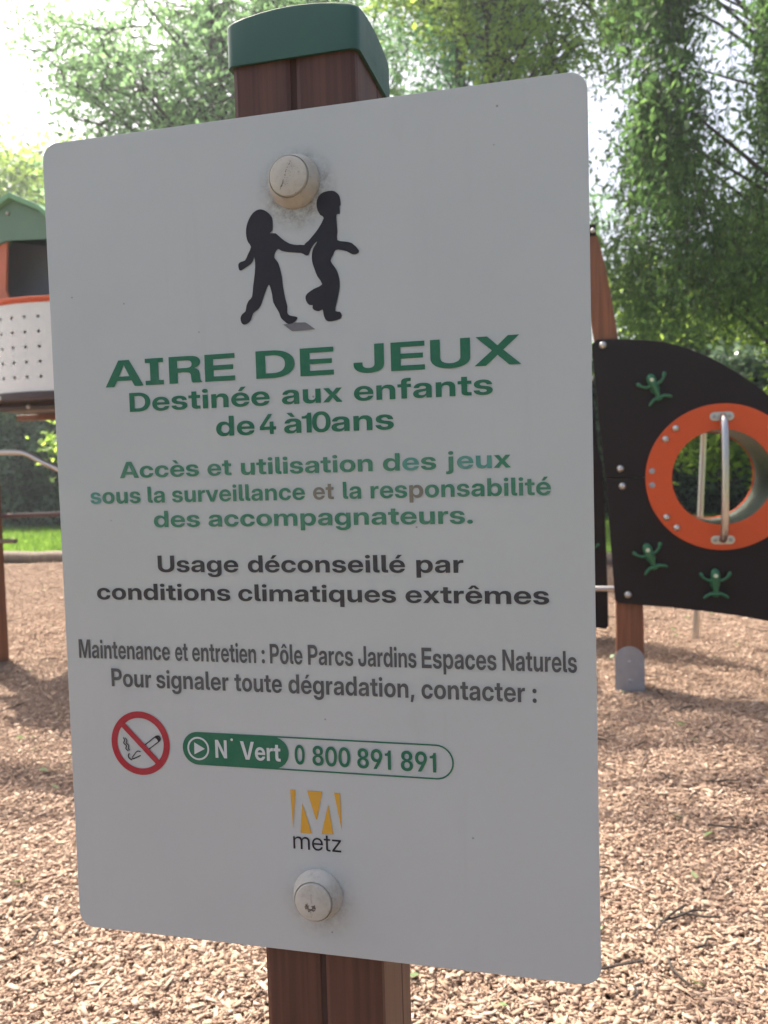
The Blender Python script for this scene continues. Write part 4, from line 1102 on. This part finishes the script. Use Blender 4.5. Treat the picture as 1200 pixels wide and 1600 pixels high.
# far left, lower bright trees
T('bright_tree', 'bright yellow green bushy tree far behind the play tower roof', 'tree', (-13.6, 19.5, 0), 8.0, .2,
  [(-14.2, 19.5, 8.0, 2.0, 1.8, 2.3), (-12.2, 20.5, 7.0, 2.0, 1.6, 2.2), (-15.6, 19, 5.6, 1.6, 1.5, 2.2)], 150, 170, .18, 'leafB', 12, limbs=.3, sig=(.5, .35))
# centre: tall dark conifers behind the post
CON = 'tall conifers behind the sign post'
for i, (x, y, h, r, lab) in enumerate(((-5.7, 15.5, 15, .24, 'tall dark conifer whose trunk shows just left of the green post cap'),
                                      (-1.65, 14.0, 15, .16, 'tall conifer with bare trunk visible right of the green post cap'),
                                      (-2.2, 17.0, 16, .20, 'tall conifer standing furthest back behind the green post cap'))):
    T('conifer_tree', lab, 'tree', (x, y, 0), h, r,
      [(x, y, h * .50, 2.1, 1.8, 1.3), (x, y, h * .66, 1.8, 1.7, 1.6), (x, y, h * .85, 1.3, 1.3, 2.0)], 80, 270, .11, 'needle', 21 + i, group=CON,
      limbs=.5, droop=.8, sig=(.4, .15), shell=.3)
# yellow green broadleaf right of centre
T('lime_tree', 'light yellow green broadleaf tree above the right half of the sign', 'tree', (-.9, 11.2, 0), 7.8, .095,
  [(-.5, 10.6, 7.2, 1.05, 1.2, .8), (-1.3, 11.2, 8.3, 1.3, 1.3, 1.0), (.15, 10.2, 7.7, .6, .8, .5), (-.2, 11.0, 6.3, .5, .7, .4, .3)], 90, 210, .095, 'leafB', 31, limbs=.45, shell=.2, sig=(.32, .2))
# right: weeping tree with hanging strands close to the frame
T('weeping_tree', 'dark green weeping tree hanging over the climbing frame at right', 'tree', (3.5, 8.3, 0), 7.6, .22,
  [(.9, 8.2, 4.35, .38, .6, .4), (.95, 8.2, 5.9, .36, .5, .3), (1.3, 8.3, 5.1, .2, .5, .35), (2.4, 8.0, 5.2, .45, .8, .7), (2.4, 8.0, 4.0, .5, .8, .5), (1.55, 8.3, 3.75, .4, .6, .25), (3.4, 8.3, 6.6, 1.1, 1.1, .6)],
  70, 900, .086, 'leafC', 41, limbs=.28, droop=.95, sig=(.15, .18), shell=.2, up=.1)
T('hanging_branch_tree', 'olive green tree with drooping sprays behind the weeping tree at right', 'tree', (3.3, 11.6, 0), 8.0, .16,
  [(1.3, 11.4, 5.0, .6, .9, .5), (2.5, 11.4, 4.0, .8, .9, .6), (1.0, 11.6, 3.9, .5, .8, .45), (1.1, 11.8, 7.7, .6, .9, .5), (3.3, 11.6, 6.0, .6, .8, .8)],
  60, 470, .098, 'leafD', 42, limbs=.35, droop=.9, sig=(.26, .22), shell=.2, up=.2)
# sunlit shrubs in front of the hedge
SH = 'sunlit shrubs at the foot of the hedge'
def shrub(label, x, y, h, w, seed, z0=.9, leaf=.13):
    T('leafy_shrub', label, 'shrub', (x, y, 0), h * .7, .04, [(x, y, (h + z0) / 2, w, w * .7, (h - z0) / 2)], 34, 90, leaf, 'leafB', seed, group=SH, limbs=.8, sig=(.22, .2), shell=.2)
shrub('yellow green shrub beside the sign under the play tower platform', -6.65, 10.6, 1.9, .36, 51, 1.15)
shrub('yellow green shrub seen through the top of the orange ringed hole', 2.15, 11.6, 1.65, .7, 52, .95)
shrub('yellow green shrub right of the orange ring, above the dark panel', 3.3, 13.0, 4.2, 1.0, 53, 2.0)
# tree added out of view: crown placed to dapple the ground and cut bounce light
T('shade_tree', 'broad leafy tree left of the play tower with its crown overhead', 'tree', (-6.3, 4.2, 0), 8.6, .22,
  [(-3.4, 1.3, 8.2, 1.5, 1.3, .8), (-4.6, .8, 8.6, 1.4, 1.0, .8), (-2.6, 2.9, 8.8, 1.2, .9, .6, .9), (-3.1, 6.4, 9.3, 1.3, .75, .4, 1.0)], 135, 65, .14, 'leafA', 45, limbs=.15, shell=.2, sig=(.35, .2))
# background broadleaf trees
for i, (x, y, h, s, mt, lab) in enumerate(((-8.2, 20, 9.5, 2.4, 'leafA', 'hazy green broadleaf tree behind the open backlit tree'),
                                          (-4.6, 21, 11, 2.3, 'leafD', 'olive broadleaf tree between the two conifer trunks'),
                                          (-1.5, 23, 11.0, 1.7, 'leafA', 'green broadleaf tree behind the sign top right'),
                                          (2.6, 20, 5.4, 1.6, 'leafB', 'sunlit broadleaf tree low behind the hanging sprays at right'),
                                          (6.4, 17.5, 7.5, 2.2, 'leafD', 'olive broadleaf tree at the right edge'))):
    T('background_tree', lab, 'tree', (x, y, 0), h * .8, .2,
      [(x, y, h * .52, s, s * .8, h * .26), (x - .6, y, h * .80, s * .8, s * .7, h * .2), (x + .8, y, h * .66, s * .7, s * .6, h * .2)], 85, 150, .18, mt, 61 + i, group=FAR,
      limbs=.5, sig=(.45, .3), shell=.3)

# hedge
def hedge():
    t = thing('hedge', 'long dark ivy hedge running behind the lawn', 'hedge', (-5, 15.2, 0))
    g = np.random.default_rng(71)
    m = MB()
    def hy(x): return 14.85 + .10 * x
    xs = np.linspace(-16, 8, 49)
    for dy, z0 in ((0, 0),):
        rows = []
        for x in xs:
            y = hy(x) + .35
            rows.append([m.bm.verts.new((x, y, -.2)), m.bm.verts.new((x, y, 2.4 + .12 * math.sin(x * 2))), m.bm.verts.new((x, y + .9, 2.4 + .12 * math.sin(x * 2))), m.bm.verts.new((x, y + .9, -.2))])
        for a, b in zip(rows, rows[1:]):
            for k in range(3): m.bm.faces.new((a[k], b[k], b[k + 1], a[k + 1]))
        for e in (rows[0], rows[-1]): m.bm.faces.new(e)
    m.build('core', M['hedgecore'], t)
    n = 42000
    x = g.uniform(-16, 8, n); z = g.uniform(0, 1, n) ** .85 * 2.7
    lump = .16 * np.sin(x * 3.1 + z * 2.2) + .13 * np.sin(z * 4.3 - x * 1.7) + .08 * np.sin(x * 7.7)
    y = hy(x) + lump + np.abs(g.normal(0, .17, n))
    P = np.stack([x, y, z], 1)
    nt = 9000
    x = g.uniform(-16, 8, nt)
    P2 = np.stack([x, hy(x) + g.uniform(-.1, 1.2, nt), 2.4 + .25 * np.sin(x * 2.7) + np.abs(g.normal(0, .22, nt))], 1)
    P = np.concatenate([P, P2])
    V = leaf_cloud(P, .125, g, up=.3, hang=.6, aspect=.8)
    me = fast_mesh('foliage', V, np.arange(len(V)).reshape(-1, 4), M['ivy'])
    link_mesh('foliage', me, t)
hedge()

# ------------------------------------------------------------------ haze: backlit summer air round the whole place
def haze():
    b = MB().box(-805, 805, -805, 805, -1.2, 18.5)
    m = D.materials.new('summer_haze')
    m.use_nodes = True
    nt = m.node_tree
    nt.nodes.remove(nt.nodes['Principled BSDF'])
    v = nt.nodes.new('ShaderNodeVolumePrincipled')
    v.inputs['Color'].default_value = (.86, .93, 1.0, 1)
    v.inputs['Density'].default_value = .0026
    v.inputs['Anisotropy'].default_value = .6
    nt.links.new(v.outputs[0], nt.nodes['Material Output'].inputs['Volume'])
    tag(b.build('haze', m), 'pale sunlit haze in the air between the trees', 'haze', kind='stuff')
haze()
import sys; print('LEAVES', NL, sum(n for _, n in NL), file=sys.stderr)
